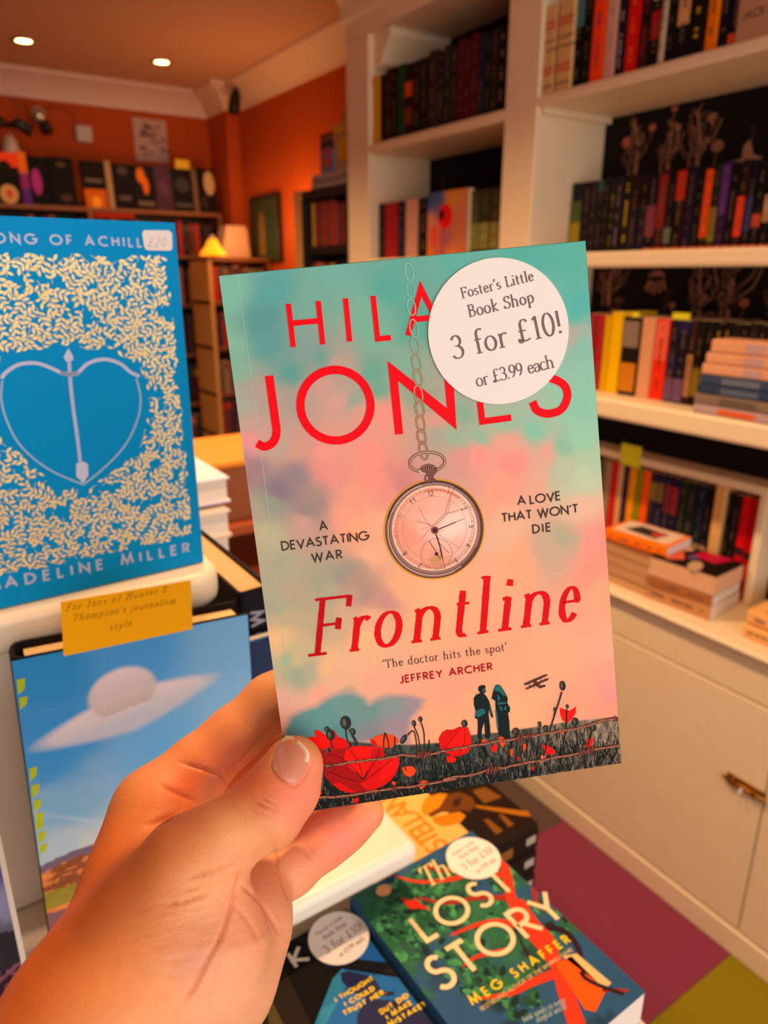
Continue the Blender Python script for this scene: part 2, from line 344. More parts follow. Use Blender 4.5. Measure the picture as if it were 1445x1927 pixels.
NAMED = {'black': '#141010', 'dark blue': '#1c2240', 'maroon': '#5a1418', 'red': '#d01a18', 'orange': '#f06a14', 'yellow': '#e8b400', 'green': '#2f5a2c', 'olive': '#7c8a18', 'cream': '#e8cfa8', 'pink': '#d89a90', 'purple': '#5a3070', 'grey': '#6a6058', 'brown': '#5a3826', 'white': '#efe6dc', 'teal': '#2a6a6a', 'blue': '#2a5a9a', 'crimson': '#b0142a', 'charcoal': '#2c2626'}
def cname(c):
    a = np.array(lin(c)) ** .45; return min(NAMED, key=lambda k: np.sum((np.array(lin(NAMED[k])) ** .45 - a) ** 2))
ORD = ['first', 'second', 'third', 'fourth', 'fifth', 'sixth', 'seventh', 'eighth', 'ninth', 'tenth', 'eleventh', 'twelfth', 'thirteenth', 'fourteenth', 'fifteenth', 'sixteenth', 'seventeenth', 'eighteenth', 'nineteenth', 'twentieth'] + ['%dth' % i for i in range(21, 60)]
ORD[20], ORD[21], ORD[22] = '21st', '22nd', '23rd'; ORD[30], ORD[31], ORD[32] = '31st', '32nd', '33rd'
def spine_row(X, z, xs, yref, specs, h, d, where, group, h_var=.0, face='X', kind='paperback', ylim=(-9, 9)):
    """books standing side by side, spine to the room; specs: (px_left, px_right, colour, bands)"""
    for i, sp in enumerate(specs):
        a, b, c = sp[:3]; bands = sp[3] if len(sp) > 3 else (); mk = sp[4] if len(sp) > 4 else True; hh = (sp[5] if len(sp) > 5 else h) + random.uniform(-h_var, h_var)
        ya = min(on(a, yref, 0, X)[1], ylim[1]); yb = max(on(b, yref, 0, X)[1], ylim[0]); t = abs(ya - yb) - .0008
        if t < .004: t = .004
        lab = f'{cname(c)} {kind}, {ORD[i]} from the left {where}'
        r = thing('book', lab, 'book', (X + random.uniform(0, .004), min(ya, yb) + .0004, z + .0007), 0, group)
        book_parts(r, t, hh, d, c, bands=bands, marks=mk)
def spine_row_back(Y, z, x0, x1, h, d, where, group, palette, tmin=.014, tmax=.032, h_var=.02):
    x = x0; i = 0
    while True:
        t = random.uniform(tmin, tmax)
        if x + t > x1: break
        c = random.choice(palette)
        r = thing('book', f'{cname(c)} book, {ORD[min(i, 58)]} from the left {where}', 'book', (x + t + .0002, Y + random.uniform(0, .006), z + .0007), math.pi / 2, group)
        book_parts(r, t, h - random.uniform(0, h_var), d, c, bands=((.75, .95, random.choice(palette)),) if random.random() < .5 else (), marks=random.random() < .7)
        x += t + .0008; i += 1
def flat_book(name, label, loc, rotz, t, w_, h_, col, group=None, hard=False, pages=PAGES, tilt=0, **k):
    """a book lying cover up: loc = world position of the cover's bottom-left corner (top surface)"""
    M = Matrix.Translation(loc) @ Matrix.Rotation(rotz, 4, 'Z') @ Matrix.Rotation(-math.pi / 2, 4, 'X')
    r = thing(name, label, 'book', matrix=M, group=group); book_parts(r, t, h_, w_, col, hard=hard, pages=pages, **k); return r, Plane(M)
exec_order = True
# ================================================================ the room
ORANGE = mat('burnt_orange_paint', '#b84a10', .75, 30, .05, .1, spec=.2)
CEIL = mat('ceiling_paint', '#d9a98a', .85, 12, .05, .05, spec=.1)
CORN = mat('cornice_paint', '#e8c4ae', .6, 20, .05, .05)
XW, YB, ZC, YF, XL = 1.62, 4.01, 2.37, -1.6, -2.2
def struct(name, mb, m, parent=None, **k): return obj(name, mb, m, parent, kind='structure', **k)
b = MB(); b.box((XL, YF, -.1), (XW + .1, YB + .1, -.006)); floor = struct('floor', b, mat('floor_screed', '#4a3a34', .9))
tcol = {'purple': '#8a3a50', 'olive': '#8f7d10', 'grey': '#5e4a42', 'rust': '#8c3a1a'}
tm = {k: mat(k + '_carpet', v, .95, 220, .35, .8, spec=.1) for k, v in tcol.items()}
T = .5165; tm_mesh = {}
for k in tcol:
    q = MB(); q.box((.0008, .0008, -.006), (T - .0008, T - .0008, 0)); tm_mesh[k] = q.mesh('carpet_tile', tm[k])
for i in range(-6, 1):
    for j in range(-4, 7):
        x0 = 1.385 + (i) * T; y0 = .605 + j * T
        if y0 > YB or x0 + T < XL: continue
        k = {(-1, 0): 'purple', (-1, -1): 'olive', (-1, 1): 'grey', (0, 0): 'grey', (-2, 0): 'olive', (-2, 1): 'rust', (-2, 2): 'rust', (-1, 2): 'purple'}.get((i, j), random.choice(list(tcol)))
        if x0 > 1.3: continue
        obj('carpet_tile', tm_mesh[k], tm[k], floor, loc=(x0, y0, 0))
b = MB(); b.box((XW, YF, 0), (XW + .1, YB, ZC)); struct('wall_right', b, ORANGE)
b = MB(); b.box((XL, YB, 0), (XW + .1, YB + .1, ZC)); struct('wall_back', b, ORANGE)
b = MB(); b.box((XL - .1, YF, 0), (XL, YB, ZC)); struct('wall_left', b, ORANGE)
b = MB(); b.box((XL - .1, YF, ZC), (XW + .1, YB + .1, ZC + .1)); struct('ceiling', b, CEIL)
b = MB(); b.box((1.551, 3.765, 0), (XW, YB, ZC)); struct('trim_1', b, ORANGE)        # boxed-in pillar in the corner
def cove(): return [(0, 0), (0, -.104), (.012, -.104), (.016, -.09), (.03, -.07), (.055, -.045), (.085, -.026), (.105, -.018), (.112, -.012), (.112, 0)]
def run(path, name):
    """cornice swept along a plan path, mitred; the room lies to the right of the direction of travel"""
    b = MB(); pr = cove(); k = len(pr); n = len(path)
    for i, p in enumerate(path):
        ds = []
        if i > 0: d = Vector((p[0] - path[i - 1][0], p[1] - path[i - 1][1])).normalized(); ds.append(Vector((d.y, -d.x)))
        if i < n - 1: d = Vector((path[i + 1][0] - p[0], path[i + 1][1] - p[1])).normalized(); ds.append(Vector((d.y, -d.x)))
        m_ = sum(ds, Vector((0, 0))); m_ = m_ / (m_.dot(ds[0]))
        b.v += [(p[0] + m_.x * u, p[1] + m_.y * u, ZC + v) for u, v in pr]
    for i in range(n - 1):
        for a in range(k): c = (a + 1) % k; b.f.append((i * k + a, i * k + c, (i + 1) * k + c, (i + 1) * k + a)); b.c.append((1, 1, 1))
    b.f += [tuple(range(k - 1, -1, -1)), tuple(range((n - 1) * k, n * k))]; b.c += [(1, 1, 1)] * 2
    struct(name, b, CORN)
run([(XL, YB), (1.551, YB), (1.551, 3.765), (XW, 3.765), (XW, 2.29)], 'trim_2')

# ---- ceiling downlights
HOT = mat('lamp_glow', '#fff0d0', .4, emit='#ffdc90', power=14); CHROME = mat('satin_metal', '#c9b8a0', .3, 80, .05, 0, metal=.9)
for i, (x, y) in enumerate([(.618, 3.495), (1.161, 3.492)]):
    t = thing('ceiling_downlight', ['round recessed ceiling light, left one above the back shelves', 'round recessed ceiling light, nearer to the black ceiling spotlight'][i], 'light', (x, y, ZC), group='recessed ceiling lights')
    b = MB(); b.lathe([(.03, -.001), (.03, -.004), (.044, -.005), (.046, 0)], 28); obj('light_ring', b, CHROME, t, smooth=True)
    b = MB(); b.lathe([(.0001, -.004), (.02, -.0035), (.03, -.001)], 28); obj('lens', b, HOT, t, smooth=True)
BLACKM = mat('black_metal', '#0d0b0a', .4, 60, .1, 0)
t = thing('ceiling_spotlight', 'small black adjustable spotlight hanging from the ceiling by the corner', 'light', (1.545, 3.60, ZC))
b = MB(); b.lathe([(.0001, -.022), (.03, -.02), (.034, 0)], 20); obj('ceiling_rose', b, BLACKM, t, smooth=True)
b = MB(); b.tube([(0, 0, -.02), (-.005, 0, -.06)], .008); obj('stem', b, BLACKM, t)
b = MB(); b.tube([(.004, .01, -.05), (-.008, 0, -.075), (-.028, -.02, -.135), (-.03, -.022, -.14)], [.018, .027, .029, .024], 16); obj('lamp_head', b, BLACKM, t, smooth=True)

# ---- built-in white bookcase along the right wall
XF, XI, XBK = 1.365, 1.385, 1.612
unit = thing('built_in_bookcase', 'tall white built-in bookcase covering the right wall above low cupboards', 'bookcase', (XF, 1.5, 0))
unit.location = (0, 0, 0)
def upart(name, a, c, m=WHITE, bev=.003, **k): q = MB(); q.box(a, c); return obj(name, q, m, unit, bevel=bev, **k)
YN = -.9                                             # near end, behind the camera's right
upart('plinth', (XF, YN, 0), (XF + .02, 2.28, .068), bev=.004)
upart('carcass', (XF + .022, YN, .0), (XBK, 2.28, .74))
for i, (y0, y1) in enumerate([(-.86, -.124), (-.12, .6), (.604, 1.325), (1.329, 2.05)]):
    dr = upart('door', (XF + .004, y0, .075), (XF + .022, y1, .642), bev=.002)
PANELF = upart('frieze', (XF + .006, YN, .647), (XF + .022, 2.28, .742), bev=.001)
BRASS = mat('aged_brass', '#a8722a', .35, 90, .3, .1, metal=.85)
t = thing('cupboard_bolt', 'small brass slide bolt across the two white cupboard doors', 'bolt', (XF + .004, .6, .46))
def hpt(px, py): p = on(px, py, 0, XF + .002); return p
p0, p1 = hpt(1368, 1460), hpt(1440, 1505); yA, yB, zb = p0[1] - .6, p1[1] - .6, (p0[2] + p1[2]) / 2 - .46
b = MB(); b.box((-.003, yB, zb - .013), (0, yA, zb + .013)); obj('bolt_plate', b, BRASS, t, bevel=.001)
b = MB(); b.tube([(-.008, yB - .004, zb), (-.008, yA + .004, zb)], .0045, 12); obj('bolt_rod', b, BRASS, t, smooth=True)
for k in (.2, .75):
    b = MB(); yy = yA + (yB - yA) * k; b.box((-.013, yy - .004, zb - .009), (-.003, yy + .004, zb + .009)); obj('bolt_staple', b, BRASS, t, bevel=.001)
b = MB(); yy = yA + (yB - yA) * .45; b.tube([(-.008, yy, zb), (-.02, yy, zb - .012)], .003, 10); obj('bolt_knob', b, mat('pale_knob', '#d8cabc', .3), t, smooth=True)
b = MB(); b.extrude([(XF - .012, .748), (XF - .018, .757), (XF - .012, .766), (XBK, .766), (XBK, .742), (XF - .004, .742)], 1, YN, 2.28)
obj('countertop', b, WHITE, unit)
def shelf(z0, z1, y0, y1): 
    q = MB(); q.extrude([(XF + .003, z0), (XF, z0 + .006), (XF, z1 - .006), (XF + .005, z1), (XBK, z1), (XBK, z0)], 1, y0, y1); return obj('shelf', q, WHITE, unit)
shelf(1.177, 1.222, YN, 1.402); shelf(1.515, 1.548, YN, 1.402); shelf(1.876, 1.90, YN, 1.402)
shelf(1.177, 1.222, 1.515, 2.15); shelf(1.515, 1.548, 1.515, 2.15); shelf(1.865, 1.892, 1.515, 2.15)
q = MB(); q.box((XF, 1.402, .766), (XBK, 1.515, 2.2)); obj('upright', q, WHITE, unit, bevel=.003)
q = MB(); q.box((XF, 2.150, .766), (XBK, 2.285, 2.2)); obj('upright', q, WHITE, unit, bevel=.003)
q = MB(); q.extrude([(XF, 2.2), (XF, 2.245), (XF - .015, 2.26), (XF - .02, 2.30), (XF - .06, 2.345), (XF - .085, 2.35), (XF - .085, ZC), (XBK, ZC), (XBK, 2.2)], 1, YN, 2.285)
obj('cornice', q, WHITE, unit)
q = MB(); q.extrude([(2.15, 2.2), (2.15, 2.108), (2.14, 2.102), (2.11, 2.115), (2.10, 2.135), (2.075, 2.165), (2.06, 2.18), (2.055, 2.2)], 0, XF + .02, XBK); obj('inner_moulding', q, WHITE, unit)
q = MB(); q.box((XF + .01, 1.385, 1.862), (XBK, 1.402, 1.876)); obj('shelf_batten', q, WHITE, unit)
# dark woodland wallpaper on the back of the bookcase
wp = MB(); wp.box((XBK, YN, .766), (XW, 2.28, 2.2), '#17110e')
def wq(pts, c): wp.poly([(XBK - .0008, y, z) for y, z in pts], c)
def wline(pts, w0, c):
    o = len(wp.f)
    ribbon(wp, [(-y, z) for y, z in pts], lambda d: w0, 0, c)
    k = sum(len(f) for f in wp.f[o:])
    for i in range(len(wp.v) - k, len(wp.v)): x, y, z = wp.v[i]; wp.v[i] = (XBK - .0008, -x, z)
def tree(y, z, s, c):
    P = [(y, z), (y + random.uniform(-.06, .06) * s, z + .35 * s), (y + random.uniform(-.12, .12) * s, z + .7 * s)]
    wline(P[:2], .06 * s, c); wline(P[1:], .035 * s, c)
    for k in range(12):
        t = random.uniform(.15, 1); a = random.choice((-1, 1)) * random.uniform(.3, 1); yb = P[0][0] * (1 - t) + P[2][0] * t; zb = z + .7 * s * t; L = s * random.uniform(.15, .34) * (1.25 - t)
        wline([(yb, zb), (yb + L * a * .7, zb + L * .5), (yb + L * a, zb + L * 1.2)], random.uniform(.010, .018) * s, c)
wc = ['#7a5340', '#6a4a3a', '#8a5e48', '#5c4238', '#4a352c']
for i in range(150):
    y = random.uniform(-.5, 2.1); z = random.choice([.8, 1.05, 1.24, 1.38, 1.56, 1.66, 1.76, 1.93, 2.02]) + random.uniform(-.03, .05); s = random.uniform(.05, .11); k = random.random()
    if k < .45: tree(y, z, s, random.choice(wc))
    elif k < .75:
        c = random.choice(wc + ['#9a6a50', '#a85a48']); wline([(y, z), (y, z + .4 * s)], .1 * s, c); wq([(y + .28 * s * math.cos(a), z + .38 * s + .26 * s * math.sin(a)) for a in [math.pi * j / 8 for j in range(9)]], c)
    else:
        c = random.choice(['#9a6a50', '#5c4238', '#b0705c']); wq([(y + .13 * s * math.cos(a), z + .13 * s * math.sin(a)) for a in [2 * math.pi * j / 8 for j in range(8)]], c)
def wpx(px, py): p = on(px, py, 0, XBK); return p[1], p[2]
for px, py, s in ((1195, 330, .12), (1255, 330, .11), (1310, 320, .12), (1370, 605, .16), (1315, 605, .12), (1145, 575, .12)):
    y, z = wpx(px, py); tree(y, z, s * 1.5, '#a5745a'); tree(y + .02, z, s, '#8a5f4a')
for px, py, r0 in ((1228, 240, .011), (1276, 240, .010), (1342, 222, .013), (1180, 268, .016), (1350, 275, .016), (1270, 205, .009), (1325, 560, .010), (1400, 570, .013), (1265, 575, .010)):
    y, z = wpx(px, py); wq([(y + r0 * math.cos(a), z + r0 * .8 * math.sin(a)) for a in [2 * math.pi * j / 9 for j in range(9)]], random.choice(['#a86a58', '#9a6a50', '#b8604c'])); wline([(y, z - r0), (y + .003, z - r0 * 2.6)], .004, '#7a5340')
wq([wpx(*p) for p in [(1365, 305), (1395, 300), (1400, 275), (1412, 262), (1418, 290), (1435, 296), (1432, 303), (1405, 305), (1370, 310)]], '#b08068')
y, z = wpx(1236, 520)                                 # the big pale hand-like fungus on the wallpaper
wq([(y + .024 * math.cos(a), z + .014 * math.sin(a)) for a in [2 * math.pi * j / 12 for j in range(12)]], '#a06c54')
for k in (-1, -.45, 0.1, .6, 1): wline([(y + .014 * k, z), (y + .03 * k, z - .045 + .012 * abs(k))], .008, '#a06c54')
struct('wall_panel', wp, mat('woodland_wallpaper', None, .8, 50, .15, .05, spec=.15))

# ---------------------------------------------------------------- rows of books in the white bookcase
g = 'paperbacks on the top shelf right of the divider'
def cx(c, s, o): return o + c / s
A = lambda *v: [(cx(p[0], 3.107, 980), cx(p[1], 3.107, 980)) + tuple(p[2:]) for p in v]
top = A((292, 345, '#141214', ((.6, 1, '#3f7f92'),)), (345, 388, '#16120f'), (390, 462, '#ff4a0c', (), '#8a2a6a'), (466, 530, '#dcaa98', (), '#b98a80'), (535, 583, '#1e1826', (), '#b8a8b0'), (587, 660, '#e01410', (), '#f0602a'),
        (665, 722, '#241010', ((.0, .35, '#3a1014'),), '#a02020'), (724, 778, '#1a1212', ((.25, .5, '#a81418'), (.6, .95, '#d8c8b0'))), (780, 812, '#c8b098', ((.7, 1, '#a01818'),)), (815, 870, '#15110f', ((.9, 1, '#8a2020'),)), (872, 945, '#1a1414', ((.3, .7, '#d8a070'), (.7, .97, '#a03070'))),
        (948, 1035, '#181310', (), '#c9a020'), (1040, 1108, '#f07a08'), (1112, 1172, '#191320'), (1174, 1238, '#151018', ((.02, .1, '#e04a10'),)))
spine_row(1.38, 1.90, top, 150, top, .198, .125, 'on the top shelf right of the white upright', g)
# pale face-out paperback, right end of the top shelf
M = frame((0, -1, 0), (1, 0, 0), (0, 0, 1), on(1382, 62, 0, 1.376) * [1, 1, 0] + [0, 0, 1.9008])
r = thing('book', 'pale grey-brown face-out paperback with a dripping red title on the top shelf', 'book', matrix=M); pl = Plane(M)
book_parts(r, .022, .198, .129, '#b98a6a', marks=False)
b = MB(); write(b, 'HAR', SANS, (.012, .078), (.10, .078), .045, .2, -.0004, '#d00808'); obj('title_lettering', b, INK, r)
for xx in (.02, .045, .07): ribbon(b, [(xx, .08), (xx, .064)], lambda d: .006, -.0004, '#d00808')
b = MB(); write(b, 'JACK JO', SANS, (.010, .034), (.085, .034), .014, .12, -.0004, '#4a3020'); obj('author_lettering', b, INK, r)
# cream gift books in a two-by-two block
for i, (x0, x1, zz, kk) in enumerate([(1011, 1040, 0, 'lower left'), (1043, 1073, 0, 'lower right'), (1011, 1040, .092, 'upper left'), (1043, 1073, .092, 'upper right')]):
    y0, y1 = min(1.4005, on(x0, 150, 0, 1.375)[1]), on(x1, 150, 0, 1.375)[1]
    r = thing('gift_book', f'cream cloth gift book with red print, {kk} of the four beside the white upright', 'book', (1.375, y1 + .001, 1.9008 + zz), 0, 'cream gift books on the top shelf')
    book_parts(r, y0 - y1 - .002, .088, .11, '#dcb070', marks=False, hard=True, bands=((.45, .52, '#d85a3a'), (.56, .64, '#d85a3a'), (.15, .22, '#a08058')))
B3 = lambda *v: [(cx(p[0], 3.107, 980), cx(p[1], 3.107, 980)) + tuple(p[2:]) for p in v]
od = (0.02, .05, '#e0703a')
rowB = B3((290, 352, '#20242a', ((.05, .45, '#a08a18'), (.45, .75, '#4a5a20')), False), (355, 393, '#2a211e'), (395, 433, '#2c2320'), (435, 470, '#222020', ((.85, 1, '#1d5a50'),)), (472, 508, '#1f1c1a'), (510, 543, '#2c2416', (), '#b08a20'), (546, 580, '#2a2228', (), '#9a80a0'), (582, 634, '#26200f', (), '#d8b020'),
      (636, 680, '#2a1214', ((.0, .6, '#1e1830'),)), (682, 728, '#241214', ((.0, .6, '#1c1a34'),)), (730, 788, '#1a1626', ((.2, .6, '#8a3a50'), od)), (790, 843, '#4a1418', ((.3, .95, '#8a1c18'), od)), (845, 888, '#181414', ((.1, .3, '#6a7a60'), od)), (890, 948, '#2a1410', ((.62, .97, '#c02a14'), od)), (950, 1000, '#241830', (od,)),
      (1002, 1050, '#161214', (od,)), (1052, 1100, '#301410', ((.15, .95, '#f05010'), od)), (1102, 1145, '#1e2a1c', ((.1, .5, '#8a7a20'), od)), (1147, 1195, '#3a1a4a', ((.4, .96, '#5c2a80'), od)), (1197, 1250, '#141012', (od,)), (1252, 1300, '#2e1416', ((.15, .6, '#f0401a'), od)), (1302, 1350, '#181420', ((.2, .6, '#26306a'), od)), (1352, 1405, '#161214', ((.25, .4, '#d04a2a'), od)), (1407, 1455, '#1c1622', ((.3, .6, '#c89a70'), od)), (1457, 1510, '#18121a', (od,)), (1512, 1565, '#201612', ((.3, .8, '#8a2020'),)))
spine_row(1.5, 1.548, rowB, 400, rowB, .170, .11, 'on the middle shelf of the right-hand bay', 'dark paperbacks on the middle shelf', .003)
C5 = lambda *v: [(cx(p[0], 3.6125, 1045), cx(p[1], 3.6125, 1045)) + tuple(p[2:]) for p in v]
rowA = C5((180, 246, '#96202a'), (250, 298, '#b01828', (), True), (302, 343, '#d8a400', (), False), (346, 424, '#eeb800', (), False, .19), (430, 545, '#1c1714', ((.05, .42, '#c87a14'), (.62, .95, '#8a7466')), False), (550, 640, '#d89a70', (), False), (645, 738, '#e83010', ((.5, .97, '#e86048'),), '#b02010'), (742, 806, '#20182a', ((.02, .3, '#6a4a70'), (.35, .6, '#28204a'))), (808, 878, '#1e1828', ((.02, .3, '#725080'), (.85, .97, '#241c50'))),
      (880, 925, '#3a201a', ((.1, .6, '#b07a50'),)), (927, 980, '#1c1614', ((.12, .45, '#8a7a20'),)), (982, 1038, '#1a1612', ((.12, .45, '#8a7a20'),)), (1040, 1095, '#191410', (), '#b08a20'), (1097, 1150, '#19130f', (), '#b08a20'), (1152, 1210, '#211813'), (1212, 1270, '#1a1210'), (1272, 1330, '#241a14'), (1332, 1390, '#1a1210'), (1392, 1450, '#2a1a14'))
spine_row(1.44, 1.222, rowA, 700, rowA, .182, .125, 'on the lower shelf of the right-hand bay', 'paperbacks on the lower shelf', .002)
def tag(px0, px1, py0, py1, X, lab):
    a = on(px0, py1, 0, X); c = on(px1, py0, 0, X); b = MB(); b.box((X, c[1], a[2]), (X + .0006, a[1], c[2])); obj('paper_tag', b, NEON, label=lab, cat='tag', group='neon yellow shelf tags')
tag(1168, 1203, 588, 622, 1.47, 'neon yellow paper tag above the black and orange book, nearest the upright'); tag(1262, 1299, 589, 622, 1.47, 'neon yellow-green paper tag above the navy book pair')
# low riser shelf and the row beneath it
XR = 1.545
D6 = lambda *v: [(cx(p[0], 4.25, 1105), cx(p[1], 4.25, 1105)) + tuple(p[2:]) for p in v]
rowD = D6((60, 100, '#6a5a40'), (102, 150, '#a08060', (), False), (152, 205, '#d01a18', (), False), (207, 252, '#e0a878', (), False), (256, 298, '#2a2440'), (301, 356, '#f09408', (), False), (359, 411, '#8a8a10', (), False), (414, 470, '#ff5a0a', (), False), (474, 530, '#2c2438', ((.05, .45, '#7a5088'), (.7, .9, '#9a7a30'))), (532, 588, '#2a2240', ((.05, .45, '#7c5a80'), (.7, .9, '#8a7030'))),
      (591, 650, '#241c34', ((.05, .4, '#6a5070'), (.62, .9, '#8a2030'))), (652, 715, '#221a34', ((.05, .4, '#6c5478'), (.62, .9, '#9a2430'))), (718, 778, '#22301e', ((.02, .45, '#c88a58'), (.02, .2, '#e8a020'))), (780, 858, '#1c2420', ((.02, .4, '#c08a64'),)), (861, 928, '#1c2434', ((.02, .4, '#b08868'),)), (930, 983, '#1a1a26', ((.02, .4, '#c09880'),)),
      (1105, 1158, '#1e1610'), (1160, 1214, '#1a1410', ((.02, .2, '#c8902a'),)), (1218, 1298, '#d81018', ((.05, .35, '#e04a38'), (.42, .5, '#3a1a1c')), False), (1301, 1380, '#d00c14', ((.05, .35, '#d84030'), (.4, .48, '#3a1a1c')), False))
spine_row(XR + .012, .766, rowD, 960, rowD, .250, .052, 'under the low riser shelf on the countertop', 'hardbacks under the low riser shelf', .002, kind='hardback', ylim=(-9, 1.39))
rs = thing('riser_shelf', 'low cream wooden riser shelf standing on the countertop over a row of books', 'shelf', (0, 0, 0))
yl = on(1127, 850, 0, XR)[1]; yr = on(1422, 930, 0, XR)[1]; ym0 = on(1337, 960, 0, XR)[1]; ym1 = on(1363, 960, 0, XR)[1]
b = MB(); b.box((XR - .004, yr - .03, 1.032), (XBK - .002, 1.395, 1.052)); obj('shelf_board', b, WHITE, rs, bevel=.003)
b = MB(); b.box((XR - .003, yr - .03, .767), (XBK - .002, yr - .012, 1.032)); obj('end_panel', b, WHITE, rs, bevel=.003)
b = MB(); b.box((XR + .002, ym1 + .004, .767), (XBK - .002, ym0 - .004, 1.032)); obj('middle_panel', b, mat('pine_board', '#e0a860', .5, 20, .1), rs, bevel=.003)
tag(1166, 1208, 842, 872, XR - .006, 'neon yellow paper tag on the front edge of the low riser shelf')
# stacks lying on the countertop
random.seed(11)
def stack(n, x, y, z, w_, h_, t, rz, label, group, cols, jit=.004, hard=False, pages=PAGES, marks=True):
    out = []
    for i in range(n):
        c = cols[i % len(cols)]; tt = t[i % len(t)]; z += tt + .0004
        r, pl = flat_book('book', f'{label}, {ORD[i]} from the bottom', (x + random.uniform(-jit, jit), y + random.uniform(-jit, jit), z), rz + random.uniform(-.02, .02), tt, w_, h_, c, group, hard, pages, marks=marks); out.append((r, pl))
    return out, z
# fore-edges face -X: rotate 180 so the spine is against the wall
TANP = mat('tan_paper_edges', '#d09a66', .85, 900, .25, .3)
s1, z1 = stack(4, 1.502, 1.115, .766, .118, .165, [.026, .024, .028, .022], math.pi, 'brown paperback in the left countertop stack', 'left stack on the countertop', ['#a87450', '#8a5a40', '#b07c54', '#8a5a3c'], pages=TANP)
t1, p1 = flat_book('book', 'white and orange paperback lying askew on top of the left countertop stack', (1.41, .935, z1 + .0275), .10, .026, .11, .17, '#ff7a10', pages=WPAGES)
b = MB(); b.poly([(.016, -.0004, .012), (.106, -.0004, .012), (.106, -.0004, .16), (.016, -.0004, .16)], '#e8cdb4'); b.poly([(.03, -.0006, .05), (.08, -.0006, .04), (.09, -.0006, .12), (.04, -.0006, .14)], '#3a3030'); disc(b, .06, .06, .018, .016, -.0008, '#c84838'); obj('cover_print', b, INK, t1)
s2, z2 = stack(2, 1.398, .800, .766, .130, .160, [.034, .026], .10, 'tan paperback under the thick black paperback on the countertop', 'middle stack on the countertop', ['#c88a58', '#b06a3a'], .001, pages=WPAGES)
t2, p2 = flat_book('book', 'thick black paperback with a pink and orange motif, top of the middle countertop stack', (1.397 + .132 * .995 - .162 * .0998, .799 + .132 * .0998 + .162 * .995, z2 + .046), math.pi + .10, .0455, .132, .162, '#1c0f0e', pages=mat('peach_paper_edges', '#e6ae84', .85, 900, .2, .3), marks=False)
b = MB(); disc(b, .107, .10, .034, .016, -.0005, '#c0a080', 14, .3); b.poly([(.004, -.0005, .14), (.004, -.0005, .07), (.05, -.0005, .06), (.062, -.0005, .12)], '#c01040'); b.poly([(.03, -.0005, .03), (.06, -.0005, .01), (.12, -.0005, .035), (.09, -.0005, .065)], '#e0603a'); disc(b, .06, .07, .018, .012, -.0007, '#6a4a78', 12); disc(b, .02, .03, .016, .018, -.0007, '#e0b080', 12); obj('cover_print', b, INK, t2)
for i, (zz, lab) in enumerate([(.795, 'plain cream paperback, lower of the two at the countertop right end'), (.826, 'cream paperback with a red splash, upper of the two at the countertop right end')]):
    a = on(1372, 1176, 2, .826)
    r, pl = flat_book('book', lab, (1.40 - .006 * (1 - i), .59 - .0 * i, zz), .02, .028, .19, .13 + .0 * i, '#f0b068', 'cream paperbacks on the countertop')
    if i:
        b = MB(); random.seed(3)
        for k in range(40):
            x, zq = random.uniform(.02, .12), random.uniform(.02, .11); ribbon(b, [(x, zq), (x + random.uniform(-.012, .012), zq + random.uniform(-.01, .01)), (x + random.uniform(-.02, .02), zq)], lambda d: .0016, -.0005, '#8a6a3a')
        disc(b, .115, .1, .015, .008, -.0006, '#ff4a20', 12); ribbon(b, [(.1, .1), (.14, .085), (.17, .09)], lambda d: .003, -.0006, '#ff4a20'); obj('cover_print', b, INK, r)
# stack lying on the lower shelf at the right
random.seed(4); z = 1.222
for i, (t_, c, pg, dx) in enumerate([(.019, '#b89a9a', None, 0), (.022, '#8a7060', None, .0), (.019, '#33405e', None, .006), (.02, '#3a4866', None, .008), (.022, '#e0a07a', None, .008), (.022, '#e0a07a', None, .014), (.026, '#e0a07a', None, .022)]):
    z += t_ + .0004; lab = ['white paperback with an orange patch', 'grey paperback', 'lower blue paperback', 'upper blue paperback', 'lowest cream book', 'middle cream book', 'topmost cream book'][i]
    r, pl = flat_book('book', lab + ' in the lying stack on the right-hand lower shelf', (1.375, .70, z), 0, t_, .12, .195 - dx, c, 'stack lying on the lower shelf', marks=False, pages=WPAGES)
    s = MB(); 
    if i < 4: s.poly([(-.0004, t_ * .8, .06), (-.0004, t_ * .2, .06), (-.0004, t_ * .2, .14), (-.0004, t_ * .8, .14)], ['#e0602a', '#6a5a50', '#5a6478', '#6a7080'][i])
    else: s.poly([(-.0004, t_ * .85, .06), (-.0004, t_ * .15, .06), (-.0004, t_ * .15, .10), (-.0004, t_ * .85, .10)], '#c09a98')
    obj('spine_print', s, INKS, r)
# ---- left-hand bay
C3 = lambda *v: [(cx(p[0], 3.568, 640), cx(p[1], 3.568, 640)) + tuple(p[2:]) for p in v]
lay = C3((187, 214, '#d8a890', ((.88, 1, '#3a1c1c'), (.0, .14, '#4a2020')), False), (217, 261, '#dca208', (), False), (264, 299, '#231612', (), False), (301, 334, '#3a1514'), (337, 378, '#1a1614'), (381, 429, '#1f4a20', ((.42, .56, '#171412'),), False), (432, 484, '#241210', ((.55, .75, '#d8401a'), (.15, .4, '#7a2018')), False), (487, 529, '#231a18'), (532, 584, '#1e1614'), (587, 638, '#3a241c'), (641, 689, '#2a2422'), (691, 729, '#262022'), (731, 778, '#33201c'),
      (781, 820, '#521016'), (822, 866, '#4e1016'), (868, 915, '#541218'), (919, 958, '#1a1e30'), (961, 999, '#1d1a1c'), (1002, 1040, '#30201a'), (1043, 1100, '#161212', (), '#9a6a4a'))
spine_row(1.38, 1.892, lay, 170, lay, .192, .13, 'on the top shelf of the left-hand bay', 'dark hardbacks on the upper left shelf', .006, kind='hardback', ylim=(1.517, 2.1475))
